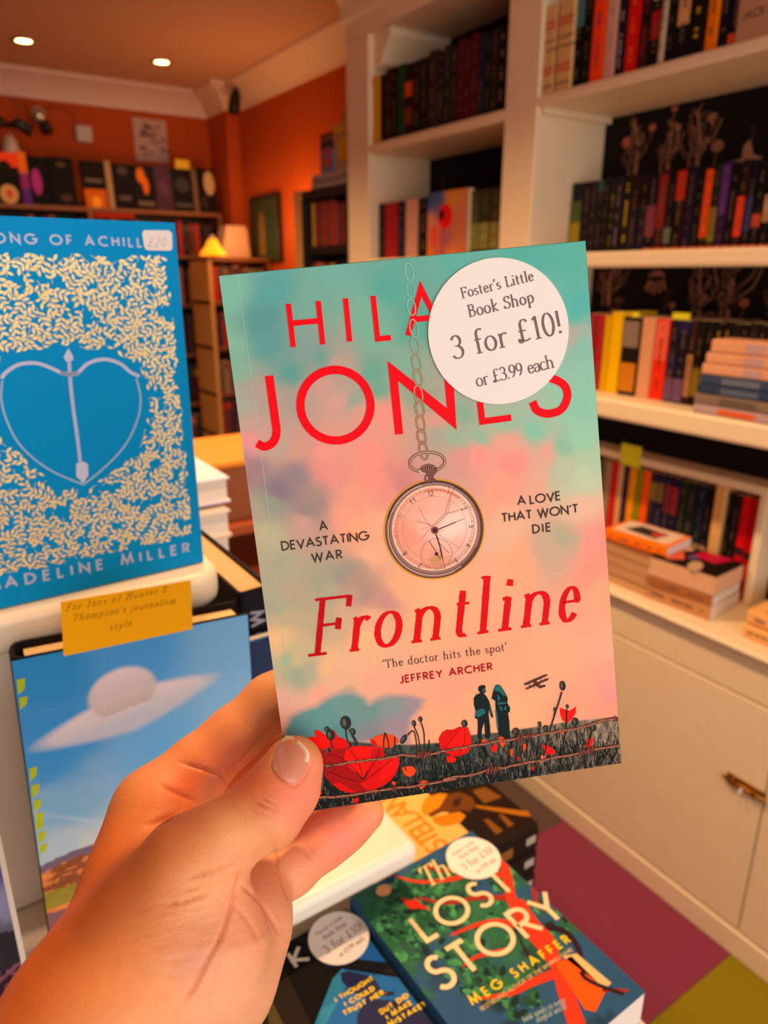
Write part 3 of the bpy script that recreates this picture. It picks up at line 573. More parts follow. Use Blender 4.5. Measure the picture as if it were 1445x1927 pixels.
lb = C3((228, 288, '#221c20'), (291, 378, '#a01c20', (), False), (381, 428, '#232036'), (432, 512, '#cf947c', (), False), (516, 584, '#181412'), (864, 930, '#3a3a1c', ((.1, .5, '#7a7a3a'),)), (932, 996, '#33341c', ((.1, .5, '#8a8648'),)), (998, 1058, '#3a341e', ((.1, .5, '#8a8040'),)))
spine_row(1.40, 1.548, lb, 430, lb, .170, .12, 'on the lower shelf of the left-hand bay', 'paperbacks on the lower left shelf', ylim=(1.517, 2.1475))
ya, yb = on(804, 430, 0, 1.39)[1], on(880, 430, 0, 1.39)[1]
M = frame((0, -1, 0), (1, 0, 0), (0, 0, 1), (1.39, ya, 1.5487))
r = thing('book', 'blue and red illustrated paperback shown face out on the lower shelf of the left-hand bay', 'book', matrix=M)
book_parts(r, .02, .178, ya - yb - .002, '#8a3a30', marks=False); wd = ya - yb - .002
def fn(X, Z):
    n = fbm(X * 60, Z * 60, 3, 9); return shepard([(.01, .17, '#33508a'), (.06, .17, '#4a5a90'), (.12, .17, '#d08030'), (.14, .1, '#c06848'), (.02, .1, '#d08068'), (.02, .01, '#e07818'), (.08, .02, '#b05a58'), (.12, .01, '#d87a30'), (.09, .06, '#a85a60')], X + n * .02, Z + n * .02)
painted('cover_print', wd, .178, 30, 36, fn, r, -.0003)
b = MB(); disc(b, .085, .11, .034, .034, -.0006, '#e01418', 20); disc(b, .07, .115, .014, .014, -.0008, '#3a1820', 16); disc(b, .035, .06, .02, .03, -.0007, '#e05038', 16); ribbon(b, [(.06, .09), (.055, .04), (.06, 0)], lambda d: .008, -.0007, '#f06a50'); obj('flower_print', b, INK, r)
# ================================================================ far end of the room
WOOD = mat('warm_brown_wood', '#8a4a1c', .55, 18, .25, .2); DARKW = mat('black_wood', '#17100d', .5, 20, .2, .1); PINE_AND_LIT = mat('pine_and_lit_wood', '#d89a50', .5, 16, .15, .1)
random.seed(21)
bb = thing('back_bookcase', 'long brown wooden bookcase along the back wall under the face-out books', 'bookcase', (0, 0, 0))
ZS = [.06, .335, .585, .84, 1.10, 1.352, 1.590, 1.795]
for zz in ZS: q = MB(); q.box((-.62, 3.775, zz - .018), (1.50, YB - .004, zz)); obj('shelf', q, WOOD, bb, bevel=.001)
for x in (-.62, .12, .845, 1.482): q = MB(); q.box((x, 3.772, 0), (x + .02, YB - .004, 1.7765)); obj('upright', q, WOOD, bb, bevel=.001)
q = MB(); q.box((-.62, YB - .0038, 0), (1.5, YB - .0005, 1.79)); obj('back_board', q, DARKW, bb)
pal = ['#3a1418', '#7a1c24', '#241a1c', '#8a2a2a', '#5a3a2a', '#1c2030', '#a04048', '#2a3a30', '#b0303a', '#6a4a3a', '#c07050', '#32202c']
rows = [(1.590, .868, 1.47, .165, 'on the back bookcase highest shelf, right section'), (1.590, .15, .835, .165, 'on the back bookcase highest shelf, middle section'), (1.352, 1.10, 1.475, .19, 'on the second shelf down of the back bookcase'), (1.10, 1.10, 1.475, .20, 'on the third shelf down of the back bookcase'), (.84, 1.10, 1.475, .20, 'on the fourth shelf down of the back bookcase'), (.585, 1.10, 1.475, .19, 'on the fifth shelf down of the back bookcase'), (.335, 1.15, 1.475, .19, 'on the sixth shelf down of the back bookcase')]
for zz, x0, x1, h, wh in rows:
    p = pal + (['#e0a010', '#d05048', '#e08040'] if zz < 1.0 else [])
    spine_row_back(3.79, zz, x0, x1, h, .14, wh, 'books in the back bookcase', p, .018, .034)
r = thing('book', 'bright red-orange book lying on its side at the top of the back bookcase', 'book', (.875, 3.786, 1.70)); book_parts(r, .19, .045, .13, '#e83a1a', marks=False)
r['label'] = 'bright red-orange book across the tops of the row on the highest back shelf'
r.location = (.875 + .19, 3.80, 1.757); r.scale = (1, 1, .38); r.rotation_euler = (0, 0, math.pi / 2)
# face-out books along its top
def face_out(px0, px1, pyb, pyt, col, label, prints=(), side=None, t=.022):
    Y0 = 3.80; a, c = on(px0, pyb, 1, Y0), on(px1, pyb, 1, Y0); h = on(px0, pyt, 1, Y0)[2] - 1.795
    r = thing('book', label, 'book', (a[0], Y0, 1.7958), 0, 'face-out books along the top of the back bookcase'); r.rotation_euler = (math.radians(-7), 0, 0)
    wd = c[0] - a[0]; book_parts(r, t, h, wd, col, marks=False); s = MB()
    for k, (x0, z0, x1, z1, cc, rd) in enumerate(prints):
        if rd: disc(s, wd * (x0 + x1) / 2, h * (z0 + z1) / 2, wd * (x1 - x0) / 2, h * (z1 - z0) / 2, -.0004 - .0002 * k, cc, 16)
        else: s.poly([(wd * x0, -.0004 - .0002 * k, h * z0), (wd * x1, -.0004 - .0002 * k, h * z0), (wd * x1, -.0004 - .0002 * k, h * z1), (wd * x0, -.0004 - .0002 * k, h * z1)], cc)
    if prints: obj('cover_print', s, INK, r)
S = lambda v: v / 3.284
face_out(S(-20), S(145), 375, S(930), '#140e0c', 'large black book with a red-orange top and cream figure on the back bookcase', [(0, .72, 1, 1, '#e8401a', 0), (.25, .55, .75, .85, '#1a1210', 1), (.15, .0, .85, .38, '#c89a60', 1), (.4, .1, .65, .3, '#d05030', 1)])
face_out(S(147), S(200), 376, S(932), '#8a2a6a', 'narrow magenta and orange book on top of the back bookcase', [(0, .6, 1, 1, '#d8661a', 0), (0, 0, 1, .3, '#5a2a7a', 0)])
face_out(S(203), S(330), 379, S(958), '#120d10', 'black book with a magenta flame shape on top of the back bookcase', [(.1, .2, .6, .75, '#a03080', 1)])
face_out(S(336), S(485), 382, S(962), '#161110', 'plain black book with faint brown print on top of the back bookcase', [(.3, .1, .8, .25, '#4a3424', 1), (.3, .8, .7, .9, '#5a4020', 1)])
face_out(S(528), S(676), 388, S(985), '#1c1311', 'dark book with an orange lower half on top of the back bookcase', [(.05, .0, .95, .4, '#c85a14', 0), (.3, 0, .7, .25, '#f09a20', 1), (.15, .55, .85, .62, '#6a5a50', 0)])
face_out(S(680), S(715), 389, S(990), '#a8805c', 'narrow tan book on top of the back bookcase')
face_out(S(722), S(846), 391, S(1005), '#181312', 'black book with grey lettering marks, in front of the tan edge on the back bookcase', [(.2, .2, .8, .3, '#5a4a40', 0), (.25, .75, .75, .95, '#4a3e3c', 1)])
face_out(S(850), S(975), 393, S(1015), '#1e1718', 'dark book with an orange leaping figure on top of the back bookcase', [(.15, .6, .55, .95, '#d86a1a', 1), (.4, .35, .7, .75, '#d8641a', 1), (.1, .1, .9, .2, '#6a5a50', 0)])
face_out(S(978), S(1080), 395, S(1018), '#4a2c3c', 'dusky purple book on top of the back bookcase', [(.2, .3, .8, .7, '#5c3648', 1)])
face_out(S(1084), S(1205), 397, S(1035), '#1c191b', 'black and grey book with a yellow flag above it on the back bookcase', [(.15, .45, .85, .8, '#40383a', 1), (.1, .12, .9, .2, '#584c4c', 0)])
face_out(S(1210), S(1236), 399, S(1040), '#7a5a44', 'thin brown book edge near the right end of the back bookcase top')
face_out(S(1240), S(1350), 400, S(1035), '#1c1511', 'dark book with a pale cream figure, rightmost on the back bookcase', [(.35, .4, .95, .95, '#c8a070', 1), (.1, .1, .5, .4, '#3a2a20', 1)])
b = MB(); a, c = on(S(1085), 317, 1, 3.83), on(S(1168), 302, 1, 3.83); b.box((a[0], 3.83, a[2] - .01), (c[0], 3.8306, c[2])); obj('paper_tag', b, mat('yellow_tag', '#e0b010', .6, 80, .05, 0), label='yellow paper flag above the black and grey book on the back bookcase', cat='tag')
# things on the back wall
def wallpt(px, py, y=YB): return on(px, py, 1, y)
PALE = mat('pale_plastic', '#cbb8b0', .5, 40, .05, 0)
a = wallpt(140, 236); c = wallpt(173, 270)
t = thing('wall_box', 'small square white junction box on the red-orange back wall', 'box', (a[0], YB, c[2])); b = MB(); b.box((0, -.03, 0), (c[0] - a[0], -.0005, a[2] - c[2])); obj('box_body', b, PALE, t, bevel=.004)
p = wallpt(73, 218, 3.95); t = thing('wall_spotlight', 'small silver and black spotlight mounted high on the back wall', 'light', tuple(p))
b = MB(); b.lathe([(.0001, -.04), (.022, -.035), (.036, -.018), (.04, .0), (.036, .018), (.02, .036), (.0001, .04)], 24); obj('lamp_housing', b, CHROME, t, smooth=True)
b = MB(); b.tube([(.01, -.01, -.02), (.02, -.03, -.055), (.022, -.035, -.07)], [.02, .028, .026], 16); obj('lamp_head', b, BLACKM, t, smooth=True)
b = MB(); b.tube([(0, .02, 0), (0, YB - 3.951, .0)], .012, 10); obj('wall_stem', b, CHROME, t)
pp = [wallpt(x, y, YB - .006) for x, y in ((80, 205), (105, 200), (125, 204), (140, 218), (147, 238))]; b = MB(); b.tube([tuple(q) for q in pp], .003, 6); obj('wall_cable', b, mat('red_cable', '#8a3a20', .5), label='thin cable looping from the wall spotlight to the white box', cat='cable', smooth=True)
a = wallpt(249, 229); c = wallpt(318, 307)
t = thing('wall_notice', 'pale rectangular notice sheet with faint purple print pinned to the back wall', 'poster', (a[0], YB, c[2])); b = MB(); W_, H_ = c[0] - a[0], a[2] - c[2] + .02; b.box((0, -.003, 0), (W_, -.0005, H_)); obj('sheet', b, mat('notice_paper', '#c4a08e', .7), t)
b = MB(); random.seed(8)
for k in range(26): x, zz = random.uniform(.1, .85) * W_, random.uniform(.1, .85) * H_; ribbon(b, [(x, zz), (x + .02, zz + .008), (x + .03, zz - .006)], lambda d: .006, -.0035, '#7a4a50')
obj('notice_print', b, INKM, t)
p = wallpt(15, 238, 3.9); t = thing('bow_ornament', 'pale ornament tied with a black bow standing behind the large black and red book', 'ornament', (p[0], 3.9, 1.99))
b = MB(); b.lathe([(.001, -.19), (.05, -.185), (.045, -.1), (.03, -.04), (.038, .02), (.03, .07), (.012, .1), (.001, .105)], 18); obj('ornament_body', b, mat('pale_ceramic', '#b89a90', .5), t, smooth=True)
for sx in (-1, 1): b = MB(); b.tube([(0, -.03, .13), (.03 * sx, -.035, .145), (.085 * sx, -.035, .12), (.07 * sx, -.035, .1)], [.008, .022, .026, .012], 10); obj('ribbon_loop', b, BLACKM, t, smooth=True)

# ---- low bookcase with the little lamp in the back right corner
lbk = thing('low_bookcase', 'low brown bookcase in the far right corner carrying the small lit lamp', 'bookcase', (0, 0, 0))
X0, X1, Y0, Y1 = 1.285, 1.545, 3.45, 3.70
for zz in (.05, .40, .72, .93, 1.16, 1.375, 1.575): q = MB(); q.box((X0, Y0, zz - .018), (XW - .004, Y1, zz)); obj('shelf', q, WOOD, lbk, bevel=.001)
for x in (X0, XW - .024): q = MB(); q.box((x, Y0 - .002, 0), (x + .02, Y1, 1.5565)); obj('upright', q, PINE_AND_LIT if x == X0 else WOOD, lbk, bevel=.001)  # left upright paler: its lit side is put into the wood colour
for k, zz in enumerate((1.375, 1.16, .93, .72, .40)):
    spine_row_back(Y0 + .01, zz, X0 + .022, XW - .026, .165, .12, 'on the %s shelf of the low corner bookcase' % ['highest', 'second', 'third', 'fourth', 'fifth'][k], 'books in the low corner bookcase', ['#6a3a3a', '#7a6a50', '#a03a2a', '#3a2a3a', '#c02a1a', '#5a5a4a', '#b08060'], .02, .036)
t = thing('table_lamp', 'small lit table lamp with a glowing yellow-orange cone shade', 'lamp', (1.335, 3.50, 1.5755))
b = MB(); b.lathe([(.0001, 0), (.03, 0), (.032, .004), (.008, .01), (.006, .03), (.0001, .03)], 20); obj('lamp_base', b, BRASS, t, smooth=True)
b = MB(); b.lathe([(.064, .008), (.056, .026), (.040, .042), (.027, .066), (.018, .082)], 28); obj('lamp_shade', b, mat('glowing_shade', '#ffb020', .6, emit='#ff9408', power=1.1), t, smooth=True)
b = MB(); b.lathe([(.0001, .100), (.01, .098), (.012, .088), (.0001, .082)], 14); obj('finial', b, PALE, t, smooth=True)
lamp('table_lamp_glow', 'POINT', (1.44, 3.42, 1.67), 1.1, (1.0, .5, .15), .05)
lamp('corner_lamp_glow', 'POINT', (1.42, 3.05, 1.72), 5.5, (1.0, .5, .15), .08)
# pale paper bag behind the lamp, framed picture on the side wall
t = thing('paper_parcel', 'pale crumpled paper parcel behind the lit lamp', 'parcel', (1.47, 3.60, 1.5757)); b = MB()
b.v = [(x + random.uniform(-.006, .006), y, z_) for z_ in (0, .06, .12, .15) for x, y in ((-.08 + z_ * .3, -.05), (.08 - z_ * .1, -.05), (.08 - z_ * .1, .05), (-.08 + z_ * .3, .05))]
b.f = [(4 * l + k, 4 * l + (k + 1) % 4, 4 * l + 4 + (k + 1) % 4, 4 * l + 4 + k) for l in range(3) for k in range(4)] + [(12, 13, 14, 15), (3, 2, 1, 0)]; b.c = [(1, 1, 1)] * len(b.f)
obj('paper_wrap', b, mat('parcel_paper', '#c09078', .7), t, bevel=.006)
a, c = on(476, 372, 0, XW), on(529, 364, 0, XW)
M = frame((0, -1, 0), (1, 0, 0), (0, 0, 1), (XW - .022, a[1], 1.56)); t = thing('framed_picture', 'dark green framed picture on the orange side wall behind the lamp', 'picture', matrix=M); W_ = a[1] - c[1]
b = MB(); 
for q in (((0, 0, 0), (W_, .02, .012)), ((0, 0, .29), (W_, .02, .302)), ((0, 0, .012), (.012, .02, .29)), ((W_ - .012, 0, .012), (W_, .02, .29))): b.box(*q)
obj('picture_frame', b, DARKW, t)
b = MB(); b.box((.012, .006, .012), (W_ - .012, .019, .29), '#3a3c2c'); b.poly([(.08, .0055, .03), (.16, .0055, .03), (.15, .0055, .2), (.12, .0055, .24), (.09, .0055, .18)], '#7a5a34'); b.poly([(.16, .0055, .02), (.28, .0055, .02), (.28, .0055, .2), (.2, .0055, .26)], '#2a3a2a'); obj('picture_print', b, INKM, t)
# ---- black bookcase against the side wall with picture books on top
bk = thing('black_bookcase', 'black bookcase on the side wall just beyond the white unit', 'bookcase', (0, 0, 0)); BX = 1.375; YA, YZ = 2.295, 2.645
for zz in (.06, .40, .74, 1.06, 1.36, 1.60, 1.795): q = MB(); q.box((BX, YA, zz - (.03 if zz > 1.5 else .02)), (XW - .004, YZ, zz)); obj('shelf', q, DARKW, bk, bevel=.001)
for y in (YA, YZ - .02): q = MB(); q.box((BX - .002, y, 0), (XW - .004, y + .02, 1.764)); obj('upright', q, DARKW, bk, bevel=.001)
q = MB(); q.box((BX - .004, YZ + .001, 0), (BX + .03, YZ + .06, 1.80)); obj('pine_post', q, PINE_AND_LIT, label='upright pale pine board edging the far side of the black bookcase', cat='board', bevel=.002)
def side_row(z0, y0, y1, h, wh, grp, palette):
    y = y0; i = 0
    while True:
        t_ = random.uniform(.014, .03)
        if y + t_ > y1: break
        c = random.choice(palette); r = thing('book', f'{cname(c)} book, {ORD[i]} from the right {wh}', 'book', (BX + .02, y, z0 + .0007), 0, grp); book_parts(r, t_, h - random.uniform(0, .02), .13, c, marks=random.random() < .6); y += t_ + .0008; i += 1
pal2 = ['#2a1c20', '#8a2a30', '#a0342c', '#6a4038', '#1c1a28', '#b07848', '#7a4a50', '#c8a040']
side_row(1.60, YA + .022, YZ - .022, .155, 'on the highest shelf of the black bookcase', 'books in the black bookcase', pal2); side_row(1.36, YA + .022, YZ - .022, .19, 'on the second shelf of the black bookcase', 'books in the black bookcase', pal2)
pb = [('#b08a70', '#8a7a6a'), ('#5a6a8a', '#c0302a'), ('#b89a84', '#a07a60'), ('#d8a020', '#c89a30'), ('#a08470', '#6a7a8a')]
z = 1.7955
for i, (c, c2) in enumerate([('#a89080', ''), ('#8a7a70', ''), ('#b09a8a', '')]):
    z += .0158; r, pl = flat_book('picture_book', f'{["lowest", "middle", "topmost"][i]} pale picture book lying on the black bookcase', (1.382, 2.31 + .01 * i, z), .02, .015, .2, .26 - .015 * i, c, 'picture books lying on the black bookcase', True, marks=False)
for i, (x, y, w_, h, c, c2, lab) in enumerate([(1.40, 2.535, .11, .13, '#3a3040', '#8a5a30', 'small dark picture book propped at the far end of the black bookcase'), (1.385, 2.50, .09, .075, '#7a7aa0', '#d04a30', 'little blue and red picture book leaning low on the black bookcase pile'), (1.395, 2.43, .13, .145, '#b8906a', '#d8a81c', 'tan picture book with a yellow band propped on the black bookcase pile'), (1.41, 2.39, .09, .18, '#8a8a7a', '#c8a028', 'grey-green picture book standing tallest on the black bookcase pile')]):
    M = frame((0, -1, 0), (1, 0, 0), (0, 0, 1), (x, y, 1.845)); r = thing('picture_book', lab, 'book', matrix=M, group='picture books propped on the black bookcase'); book_parts(r, .008, h, w_, c, hard=True, marks=False)
    s = MB(); disc(s, w_ * .5, h * .45, w_ * .3, h * .25, -.0004, c2, 14, .4); s.poly([(.006, -.0006, h * .8), (w_ - .006, -.0006, h * .8), (w_ - .006, -.0006, h * .94), (.006, -.0006, h * .94)], c2); obj('cover_print', s, INK, r)

# ================================================================ display table in the foreground
tb = thing('display_table', 'white laminate display table whose lower top carries the paperback stacks', 'table', (0, 0, 0))
def slab(name, x0, y0, x1, y1, z0, z1, r, parent, m=TABLEW):         # slab with rounded front-right corner in plan
    q = MB(); pl = [(x0, y0), (x1 - r, y0)] + arc(x1 - r, y0 + r, r, r, -90, 0, 6)[1:] + [(x1, y1), (x0, y1)]; n = len(pl)
    if y0 == .492: pl = [(x, y - max(0, x) * .16 if y < .6 else y) for x, y in pl]
    q.v = [(x, y, z_) for z_ in (z0, z1) for x, y in pl]; q.f = [(i, (i + 1) % n, n + (i + 1) % n, n + i) for i in range(n)] + [tuple(range(n - 1, -1, -1)), tuple(range(n, 2 * n))]; q.c = [(1, 1, 1)] * len(q.f)
    return obj(name, q, m, parent, bevel=min(.008, (z1 - z0) * .45))
slab('table_top', -.55, .10, .50, 1.15, .77, .80, .02, tb)
for x in (-.5, .42):
    for y in (.16, 1.06): q = MB(); q.box((x, y, 0), (x + .05, y + .05, .769)); obj('leg', q, TABLEW, tb, bevel=.003)
r1 = thing('display_riser', 'white stepped display riser, lower tier with the rounded front edge', 'riser', (0, 0, 0))
slab('tier_top', -.40, .384, .290, 1.05, 1.028, 1.050, .008, r1)
q = MB(); q.box((-.39, .43, .8015), (.275, 1.04, 1.027)); obj('tier_body', q, TABLEW, r1, bevel=.002)
r2 = thing('display_riser', 'white upper display riser with a rounded corner under the blue and gold book', 'riser', (0, 0, 0))
slab('tier_top', -.40, .492, .172, 1.0 - .24, 1.266, 1.2950, .03, r2, mat('cream_laminate', '#f0e0c4', .4, 30, .04, .05))
q = MB(); q.box((-.39, .494, 1.0515), (.12, .75, 1.265)); obj('tier_body', q, TABLEW, r2, bevel=.002)
# ---------------------------------------------------------------- books on the table
def own(v, rz=0): return v
# stack under and including the blue illustrated paperback
L0 = (.2395, .2165, 1.0)
stackL = [('#2a4a6a', 'blue-covered paperback just beneath the topmost tree-covered paperback'), ('#1c1c22', 'black paperback third from the top under the tree-covered paperback'), ('#3a2a3a', 'dark plum paperback fourth from the top under the tree-covered paperback'), ('#20303a', 'slate paperback fifth from the top under the tree-covered paperback'), ('#5a3a2a', 'brown paperback at the bottom under the tree-covered paperback')]
tt = .032
for i, (c, lab) in enumerate(stackL):
    flat_book('book', lab, (L0[0] + .003 * ((i % 2) * 2 - 1) + .001, L0[1] - .003 + .002 * (i % 3), L0[2] - (i + 1) * (tt + .0006)), .012, tt, .134, .193, c, 'stack under the tree-covered paperback', marks=False, pages=WPAGES)
lost, LP = flat_book('book', 'blue paperback with a red-branched green tree and cream capital title, round price sticker', L0, .012, tt, .135, .194, '#27567e', pages=WPAGES, marks=False)
def blob_leaves(mb, pl, pts, n, y, cols, s):
    for k in range(n):
        cxp, cyp, r = random.choice(pts); a = random.uniform(0, 6.28); q = r * math.sqrt(random.random()); x, z = pl.at(cxp + q * math.cos(a), cyp + q * math.sin(a))
        rr = s * random.uniform(.5, 1.2); disc(mb, x, z, rr, rr * .6, y + random.uniform(0, .00005), random.choice(cols), 7, random.uniform(0, 3))
def clipbox(mb, w_, h_):
    mb.v = [(min(max(x, .0005), w_ - .0005), y, min(max(z, .0005), h_ - .0005)) for x, y, z in mb.v]
def fn(X, Z):
    n = fbm(X * 70, Z * 70, 4, 3); n2 = fbm(X * 30 + 7, Z * 30, 3, 8)
    base = np.array(lin('#2a557c'))[None, None] * (0.9 + .25 * n[..., None]); g_ = np.array(lin('#2f6a48')); d_ = np.array(lin('#1a2a3a'))
    m_ = np.clip((n2 + .25 * np.exp(-((X - .06) / .05) ** 2 - ((Z - .13) / .07) ** 2) - .56) * 7, 0, 1)[..., None]
    base = base * (1 - m_) + g_ * (0.6 + .8 * n[..., None]) * m_
    m2 = np.clip((fbm(X * 55 + 3, Z * 55 + 9, 3, 12) - .6) * 8, 0, 1)[..., None] * np.clip(1.4 - np.abs(X - .06) / .05, 0, 1)[..., None]
    return base * (1 - m2 * .8) + d_ * m2 * .8
painted('cover_print', .135, .194, 110, 150, fn, lost, -.0001)
random.seed(31)
b = MB(); lpt = [(760, 1690, 45), (800, 1720, 55), (740, 1740, 30), (850, 1700, 50), (800, 1660, 40), (960, 1710, 55), (930, 1850, 50), (880, 1830, 40), (980, 1880, 40), (860, 1760, 55), (1040, 1740, 30), (770, 1780, 35), (950, 1650, 30)]
blob_leaves(b, LP, lpt, 420, -.00025, ['#2c6b45', '#3f8a58', '#1f4a3a', '#255a40', '#4a9a62', '#16302c'], .0042); clipbox(b, .135, .194); obj('foliage_print', b, INK, lost, kind='stuff')
def cr(pts, n=8):
    out = []; P = [pts[0]] + list(pts) + [pts[-1]]
    for i in range(1, len(P) - 2):
        for k in range(n):
            t = k / n; out.append(tuple(.5 * ((2 * P[i][j]) + (-P[i - 1][j] + P[i + 1][j]) * t + (2 * P[i - 1][j] - 5 * P[i][j] + 4 * P[i + 1][j] - P[i + 2][j]) * t * t + (-P[i - 1][j] + 3 * P[i][j] - 3 * P[i + 1][j] + P[i + 2][j]) * t ** 3) for j in range(2)))
    return out + [tuple(pts[-1])]
TK = 0
def taper(mb, pl, pts, w0, w1, y, col, n=8):
    global TK; TK = (TK + 1) % 12; y = y - TK * 4e-6
    P = pl.ats(cr(pts, n)) if pl else cr(pts, n); N = len(P)
    for i in range(N - 1):
        wa = w0 + (w1 - w0) * i / (N - 1); ribbon(mb, [P[i], P[i + 1]], lambda d: wa, y - i * 1.0e-6, col)
        if wa > .0015: disc(mb, P[i + 1][0], P[i + 1][1], wa / 2, wa / 2, y - i * 1.0e-6 - .5e-6, col, 8)
b = MB(); R1, R2, DK = '#d83a1e', '#a02c22', '#2e1a28'
for pts, w0, w1, c in [([(1085, 1927), (1065, 1870), (1045, 1810), (990, 1745), (962, 1690), (955, 1650), (940, 1600)], .013, .007, R1), ([(1035, 1800), (1030, 1770), (1005, 1740), (980, 1700)], .014, .008, R1), ([(985, 1745), (940, 1735), (900, 1740), (850, 1760)], .007, .002, R1),
                       ([(960, 1690), (900, 1690), (840, 1700), (790, 1690)], .006, .002, R2), ([(955, 1650), (900, 1640), (850, 1655), (790, 1660), (745, 1650)], .007, .002, R1), ([(1050, 1830), (1000, 1850), (960, 1870), (900, 1880)], .008, .002, R1), ([(1030, 1745), (1065, 1755), (1090, 1790), (1100, 1840), (1170, 1870)], .006, .003, DK),
                       ([(800, 1630), (840, 1640), (870, 1620), (920, 1610)], .004, .002, R2), ([(970, 1620), (1000, 1650), (1010, 1700), (1040, 1720)], .007, .002, R2), ([(1100, 1840), (1120, 1860), (1180, 1865)], .006, .002, R2), ([(950, 1790), (900, 1800), (870, 1820)], .005, .001, R1), ([(1015, 1830), (995, 1800), (975, 1760), (960, 1720)], .003, .001, DK)]:
    taper(b, LP, pts, w0, w1, -.00035, c)
b.poly([(x, -.0004, z) for x, z in LP.ats([(1045, 1815), (1075, 1800), (1140, 1865), (1120, 1905), (1100, 1900)])], '#ff5a10'); b.poly([(x, -.0004, z) for x, z in LP.ats([(1058, 1800), (1085, 1795), (1150, 1850), (1140, 1862)])], '#e0c080')
b.poly([(x, -.0004, z) for x, z in LP.ats([(754, 1690), (775, 1696), (782, 1690), (790, 1700), (812, 1714), (790, 1710), (775, 1712), (764, 1704)])], '#e8301c')
x, z = LP.at(722, 1676); disc(b, x, z, .007, .006, -.0004, '#d8a070', 14)
clipbox(b, .135, .194); obj('branch_print', b, INK, lost)
CT = '#f6d8a8'
b = MB(); hh = LP.dist((769, 1727), (807, 1776)); write(b, 'LOST', SANS, LP.at(803, 1777), LP.at(977, 1673), hh * .98, .135, -.0006, CT)
write(b, 'STORY', SANS, LP.at(832, 1871), LP.at(1073, 1722), hh * 1.05, .135, -.0006, CT); obj('title_lettering', b, INK, lost)
b = MB(); write(b, 'The', SER, LP.at(803, 1674), LP.at(868, 1636), hh * .75, .12, -.0006, '#e8d090', shear=.3, thin=.04)
obj('script_lettering', b, INK, lost)
b = MB(); write(b, 'MEG SHAFFER', SANS, LP.at(890, 1895), LP.at(1076, 1773), LP.dist((876, 1877), (887, 1895)), .19, -.0006, '#f4d428'); obj('author_lettering', b, INK, lost)
b = MB(); write(b, 'BESTSELLING AUTHOR OF THE WISHING GAME', SANS, LP.at(907, 1904), LP.at(1079, 1790), .0032, .13, -.0006, '#e8c890'); write(b, "book speaks to every", SER, LP.at(985, 1925), LP.at(1064, 1886), .0038, .14, -.0006, '#9ab0c0', shear=.2); write(b, "magical world.", SER, LP.at(1010, 1926), LP.at(1068, 1897), .0038, .14, -.0006, '#9ab0c0', shear=.2)
obj('small_lettering', b, INK, lost)
def sticker(parent, pl, c, r, ang, lines, y=-.0008, m=None):
    """round price sticker with its four lines; ang = text direction in the cover plane"""
    q = MB(); n = 64
    q.extrude([(c[0] + r * math.cos(2 * math.pi * i / n), c[1] + r * math.sin(2 * math.pi * i / n)) for i in range(n)], 1, y, y + .0002)
    st = obj('price_sticker', q, STICK if m is None else m, parent, 'round white price sticker')
    b = MB()
    for s_, a0, a1, cap, wt, th in lines: write(b, s_, SER, a0, a1, cap, wt, y - .00005, '#7a6a66', thin=th)
    obj('sticker_lettering', b, INKM, st); return st
def sticker_auto(parent, pl, cpx, r, ang, y=-.0008):
    c = pl.at(*cpx); u = (math.cos(ang), math.sin(ang)); v = (-u[1], u[0])
    P = lambda a, b_: (c[0] + (u[0] * a + v[0] * b_) * r, c[1] + (u[1] * a + v[1] * b_) * r)
    return sticker(parent, pl, c, r, ang, [("Foster's Little", P(-.52, .5), P(.56, .5), r * .14, .15, .08), ("Book Shop", P(-.42, .22), P(.5, .22), r * .16, .15, .08), ("3 for £10!", P(-.66, -.25), P(.88, -.25), r * .3, .12, .06), ("or £3.99 each", P(-.4, -.62), P(.62, -.62), r * .17, .14, .07)], y)
sticker_auto(lost, LP, (890.5, 1615), .0245, .06)
c0 = LP.at(938, 1648); 
# the dark blue paperback beside it
DKL = (.0995, .2120, .992)
for i, (c, lab) in enumerate([('#1c2a3a', 'dark teal paperback directly under the black and blue paperback'), ('#3a2620', 'brown paperback third down under the black and blue paperback'), ('#1a1a1e', 'charcoal paperback fourth down under the black and blue paperback'), ('#4a3a30', 'tan-brown paperback fifth down under the black and blue paperback'), ('#2a2a3a', 'navy paperback at the bottom under the black and blue paperback')]):
    flat_book('book', lab, (DKL[0] + .001 * (i % 2), DKL[1] - .002, DKL[2] - .0316 * (i + 1)), .02, .031, .132, .192, c, 'stack under the black and blue paperback', marks=False, pages=WPAGES)
dk, DP = flat_book('book', 'black and blue paperback with yellow capitals and a hatted silhouette, round price sticker', DKL, .012, .031, .1355, .194, '#15110f', pages=WPAGES, marks=False)
c5 = lambda pts: [(440 + x / 3.44, 1700 + y / 3.44) for x, y in pts]
b = MB()
def dpoly(pts, c, y): b.poly([(x, y, z) for x, z in DP.ats(c5(pts))], c)
dpoly([(0, 420), (330, 430), (520, 820), (400, 1000), (0, 1000)], '#2a2016', -.0002); dpoly([(190, 560), (230, 600), (330, 800), (250, 900)], '#5a4a24', -.0003)
dpoly([(700, 425), (1130, 440), (1330, 690), (1440, 860), (1300, 1000), (480, 1000), (560, 720)], '#1a66ac', -.0003); dpoly([(640, 490), (700, 425), (760, 470), (620, 740), (540, 900), (480, 900), (560, 690)], '#2e86b0', -.00035)
dpoly([(835, 60), (900, 110), (1060, 340), (810, 365), (780, 300)], '#1560b0', -.0003); dpoly([(540, 395), (1060, 350), (1120, 400), (1100, 425), (700, 415), (600, 440)], '#141018', -.0004)
